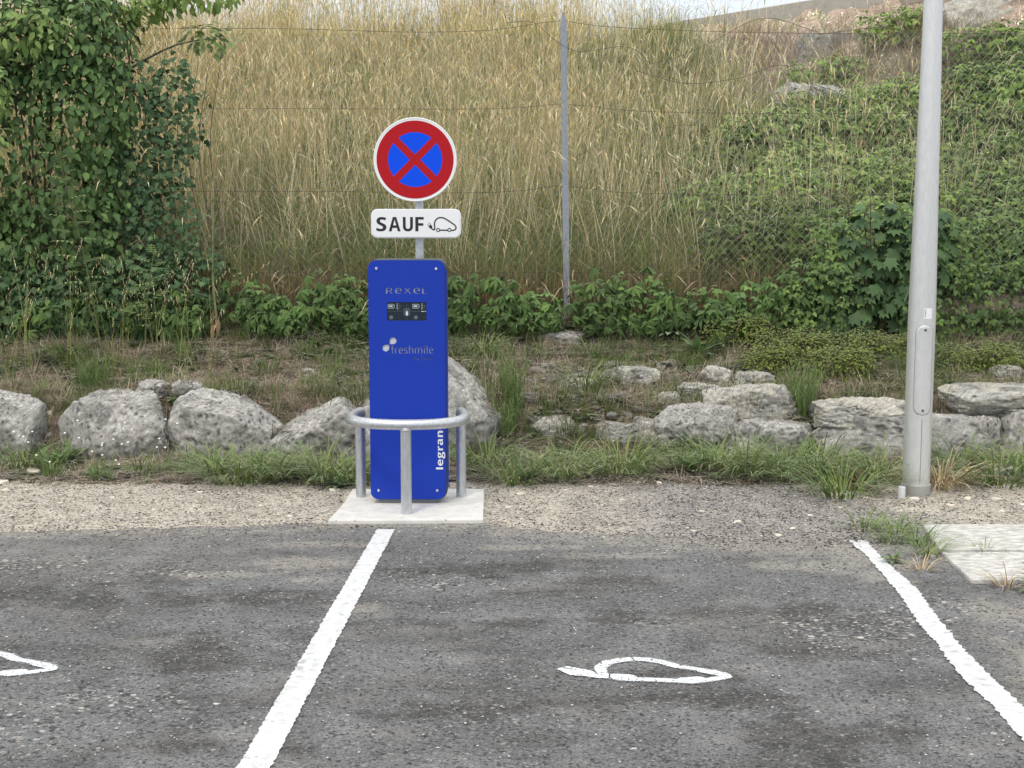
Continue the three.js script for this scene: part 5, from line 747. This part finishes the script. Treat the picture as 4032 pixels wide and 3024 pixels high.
{ // tall weed with a withered base
  const t = thing('wild_lettuce', 'tall pale weed with withered brown base against the fence at left', 'weed', onGround(-2.1, 10.24)), R = rng(540);
  stems(t, [[[0, -0.03, 0], [-0.03, 0.4, 0.02], [-0.02, 0.8, 0.02], [-0.01, 1.15, 0]]], [0.26, 0.3, 0.14], 0.009, 0.003, 'stem');
  for (const [y, a, s, c] of [[0.26, -1.3, 0.15, 0], [0.3, 1.6, 0.12, 0], [0.45, 0.3, 0.12, 0], [0.52, -1.1, 0.17, 0], [0.58, 1.3, 0.14, 0], [0.66, -0.4, 0.12, 0], [0.75, 1.9, 0.1, 0], [0.84, -1.7, 0.1, 0], [0.95, 0.6, 0.08, 0], [0.1, -0.7, 0.13, 1], [0.13, 0.8, 0.12, 1], [0.16, 2, 0.13, 1], [0.2, -2, 0.12, 1]]) { const m = mesh(c ? 'withered_leaf' : 'leaf', tgeo(ovate(s, s * 0.38, 0.3, c ? 1.2 : 0.4, 0.5), c ? [0.3, 0.2, 0.12] : [0.19, 0.26, 0.11]), leafMat, t); m.position.set(-0.02, y, 0.02); m.rotation.set(c ? 0.9 : -0.6, a, 0, 'YXZ'); }
}
// ------------------------------------------------------------------ brambles on the right
const BRAM = [[0.17, 0.27, 0.05], [0.22, 0.33, 0.065], [0.11, 0.19, 0.042], [0.28, 0.38, 0.09]];
[
  [1.95, 11.15, 0.55, 'bramble mound behind the fence right of the tall grass'], [2.6, 11.2, 0.6, 'bramble mound behind the fence left of the lamp post'], [3.3, 11.2, 0.55, 'bramble mound behind the fence right of the lamp post'], [3.95, 11.3, 0.6, 'bramble mound behind the fence at the right edge'],
  [2.1, 12.1, 0.6, 'bramble mound up the bank in the middle right'], [2.9, 12.2, 0.65, 'bramble mound uphill behind the lamp post'], [3.75, 12.3, 0.6, 'bramble mound uphill right of the lamp post'], [4.5, 12.4, 0.6, 'bramble mound uphill beyond the right edge'],
  [2.3, 13.2, 0.6, 'upper bramble mound right of the straw grass'], [3.1, 13.3, 0.55, 'upper bramble mound below the grey-white rock'], [4.1, 13.5, 0.65, 'upper bramble mound right of the lamp post top'], [5.0, 13.8, 0.6, 'upper bramble mound below the huge white rock'], [1.6, 11.9, 0.4, 'low bramble patch among grass stalks left of the bramble slope'], [2.7, 14.1, 0.5, 'topmost bramble mound at the edge of the brown bank'], [2.25, 11.65, 0.5, 'bramble mound in the second tier left of the lamp post'], [3.2, 11.7, 0.5, 'bramble mound in the second tier right of the lamp post'], [3.95, 11.85, 0.55, 'bramble mound in the second tier at the right edge'], [1.85, 11.6, 0.4, 'leafy bramble mound mixed with grass in the second tier'], [2.55, 12.7, 0.55, 'bramble mound in the fourth tier left of the lamp post'], [3.4, 12.8, 0.55, 'bramble mound in the fourth tier behind the lamp post'], [4.3, 12.95, 0.55, 'bramble mound in the fourth tier at the right edge'], [2.0, 13.0, 0.45, 'bramble mound where tall grass meets the upper slope'], [3.6, 14.0, 0.5, 'bramble mound beside the brown bank behind the lamp post'], [4.6, 14.0, 0.5, 'bramble mound on the brown bank right of the lamp post'], [1.75, 12.7, 0.35, 'thin bramble patch inside the tall grass edge'],
].forEach(([x, d, r, label], i) => {
  const t = thing('bramble', label, 'bramble', onGround(x, d), 'brambles on the bank'), R = rng(610 + i);
  stems(t, Array.from({ length: 14 }, () => { const a = R() * 6.28, q = r * (0.7 + 1.0 * R()); return [[0, -0.05, 0], [Math.cos(a) * q * 0.5, 0.5 * r + 0.35 * R(), Math.sin(a) * q * 0.4], [Math.cos(a) * q, 0.3 * r + 0.4 * R(), Math.sin(a) * q * 0.6]]; }), [0.09, 0.06, 0.045], 0.005, 0.002, 'canes');
  shrub(t, [[0, 0.26, 0, r, r * 0.6, r * 0.75], [r * 0.4, 0.38, 0.1, r * 0.6, r * 0.45, r * 0.5], [-r * 0.4, 0.24, 0.15, r * 0.6, r * 0.5, r * 0.5]], tri, BRAM.map((c) => c.map((v) => v * (0.62 + 0.55 * ((i * 5) % 7) / 6))), Math.round(1700 * r / 0.6), { seed: 630 + i, up: 0.7, droop: 0.2, shell: 0.65, size: [0.65, 1.3], front: false });
});
[[3.2, 15.2, 0.45, 'leafy bramble spray under the parapet left of the lamp post'], [4.0, 15.4, 0.4, 'leafy bramble spray beside the lamp post top'], [4.6, 14.6, 0.45, 'leafy bramble spray left of the huge white rock'], [3.4, 14.2, 0.5, 'leafy bramble spray right of the grey-white rock'], [5.3, 14.4, 0.6, 'leafy bramble spray under the huge white rock']].forEach(([x, d, r, label], i) => { const t = thing('bramble', label, 'bramble', onGround(x, d), 'brambles on the bank'); shrub(t, [[0, 0.15, 0, r, 0.22, 0.35], [r * 0.5, 0.2, 0.1, r * 0.6, 0.2, 0.3]], tri, BRAM, 420, { seed: 660 + i, up: 0.8, size: [0.9, 1.5], shell: 0.8, front: false }); });
{ // maple seedling and ivy by the lamp post
  const t = thing('maple_sapling', 'bushy maple sapling with dark lobed leaves behind the lamp post', 'sapling', onGround(2.62, 10.38));
  const mp = [0.1, 0.12, 0.085].map((s) => joinT([[mapleT, new THREE.Matrix4().makeScale(s, s, s)]])), R = rng(670);
  stems(t, Array.from({ length: 7 }, () => { const a = (R() - 0.5) * 0.7; return [[a * 0.2, -0.03, 0], [a * 0.6, 0.4, 0.05 * R()], [a, 0.8 + 0.2 * R(), 0]]; }), [0.1, 0.08, 0.06], 0.008, 0.003, 'branches');
  shrub(t, [[0, 0.45, 0, 0.42, 0.45, 0.22], [-0.25, 0.25, 0.05, 0.3, 0.28, 0.2], [0.3, 0.6, -0.02, 0.3, 0.4, 0.2]], mp, [[0.065, 0.12, 0.045], [0.085, 0.15, 0.05], [0.05, 0.095, 0.04]], 330, { seed: 671, mat: glossy, parts: 110, up: 0.45, droop: 0.6, shell: 0.6 });
}
[[2.2, 10.3, 0.32, 'light green leafy undergrowth left of the maple sapling', [[0.13, 0.21, 0.05], [0.18, 0.27, 0.07]]], [3.1, 10.35, 0.42, 'light green leafy undergrowth right of the maple sapling', [[0.12, 0.2, 0.05], [0.17, 0.26, 0.06], [0.08, 0.14, 0.045]]], [3.65, 10.35, 0.42, 'leafy undergrowth at the right end of the fence foot', [[0.1, 0.17, 0.05], [0.15, 0.23, 0.06]]]].forEach(([x, d, r, label, pal], i) => { const t = thing('undergrowth', label, 'undergrowth', onGround(x, d)); shrub(t, [[0, 0.25, 0, r, 0.36, 0.2], [0.1, 0.55, -0.05, r * 0.6, 0.35, 0.15]], [ovate(0.05, 0.026), trifoliate(0.045, 0.028, 9), trifoliate(0.04, 0.026, 10)], [...pal, [0.07, 0.125, 0.04]], 560, { seed: 680 + i, up: 0.55, droop: 0.4, shell: 0.7 }); });
// ------------------------------------------------------------------ yellow-green ground shrubs
const tiny = { p: [0, 0, 0, -0.006, 0.002, 0.011, 0.006, 0.002, 0.011, 0, -0.002, 0.022], ix: [0, 2, 1, 1, 2, 3] };
[[1.6, 10.2, 0.3, 'yellow-green ground shrub nearest the fence'], [1.95, 9.98, 0.34, 'large yellow-green ground shrub above the square grey block'], [2.35, 9.95, 0.34, 'yellow-green ground shrub left of the lamp post door'], [1.75, 9.7, 0.22, 'small yellow-green shrub just above the pale slab'], [2.2, 9.6, 0.28, 'lower yellow-green shrub above the cream-topped slab'], [3.2, 9.72, 0.32, 'yellow-green ground shrub above the right edge slab'], [2.75, 9.95, 0.25, 'yellow-green ground shrub just right of the lamp post']].forEach(([x, d, r, label], i) => {
  const t = thing('ground_shrub', label, 'shrub', onGround(x, d), 'yellow-green ground shrubs'); shrub(t, [[0, 0.05, 0, r, 0.13, r * 0.7], [r * 0.3, 0.08, 0.02, r * 0.5, 0.13, r * 0.5]], [tiny], [[0.15, 0.21, 0.03], [0.11, 0.165, 0.03], [0.2, 0.26, 0.04], [0.17, 0.16, 0.045]], 2600, { seed: 700 + i, up: 0.8, droop: 0, shell: 0.7, size: [0.8, 1.5], front: false });
});

scene.traverse((o) => { if (o.isMesh) {  o.castShadow = true; o.receiveShadow = true; } });
renderer.render(scene, camera);
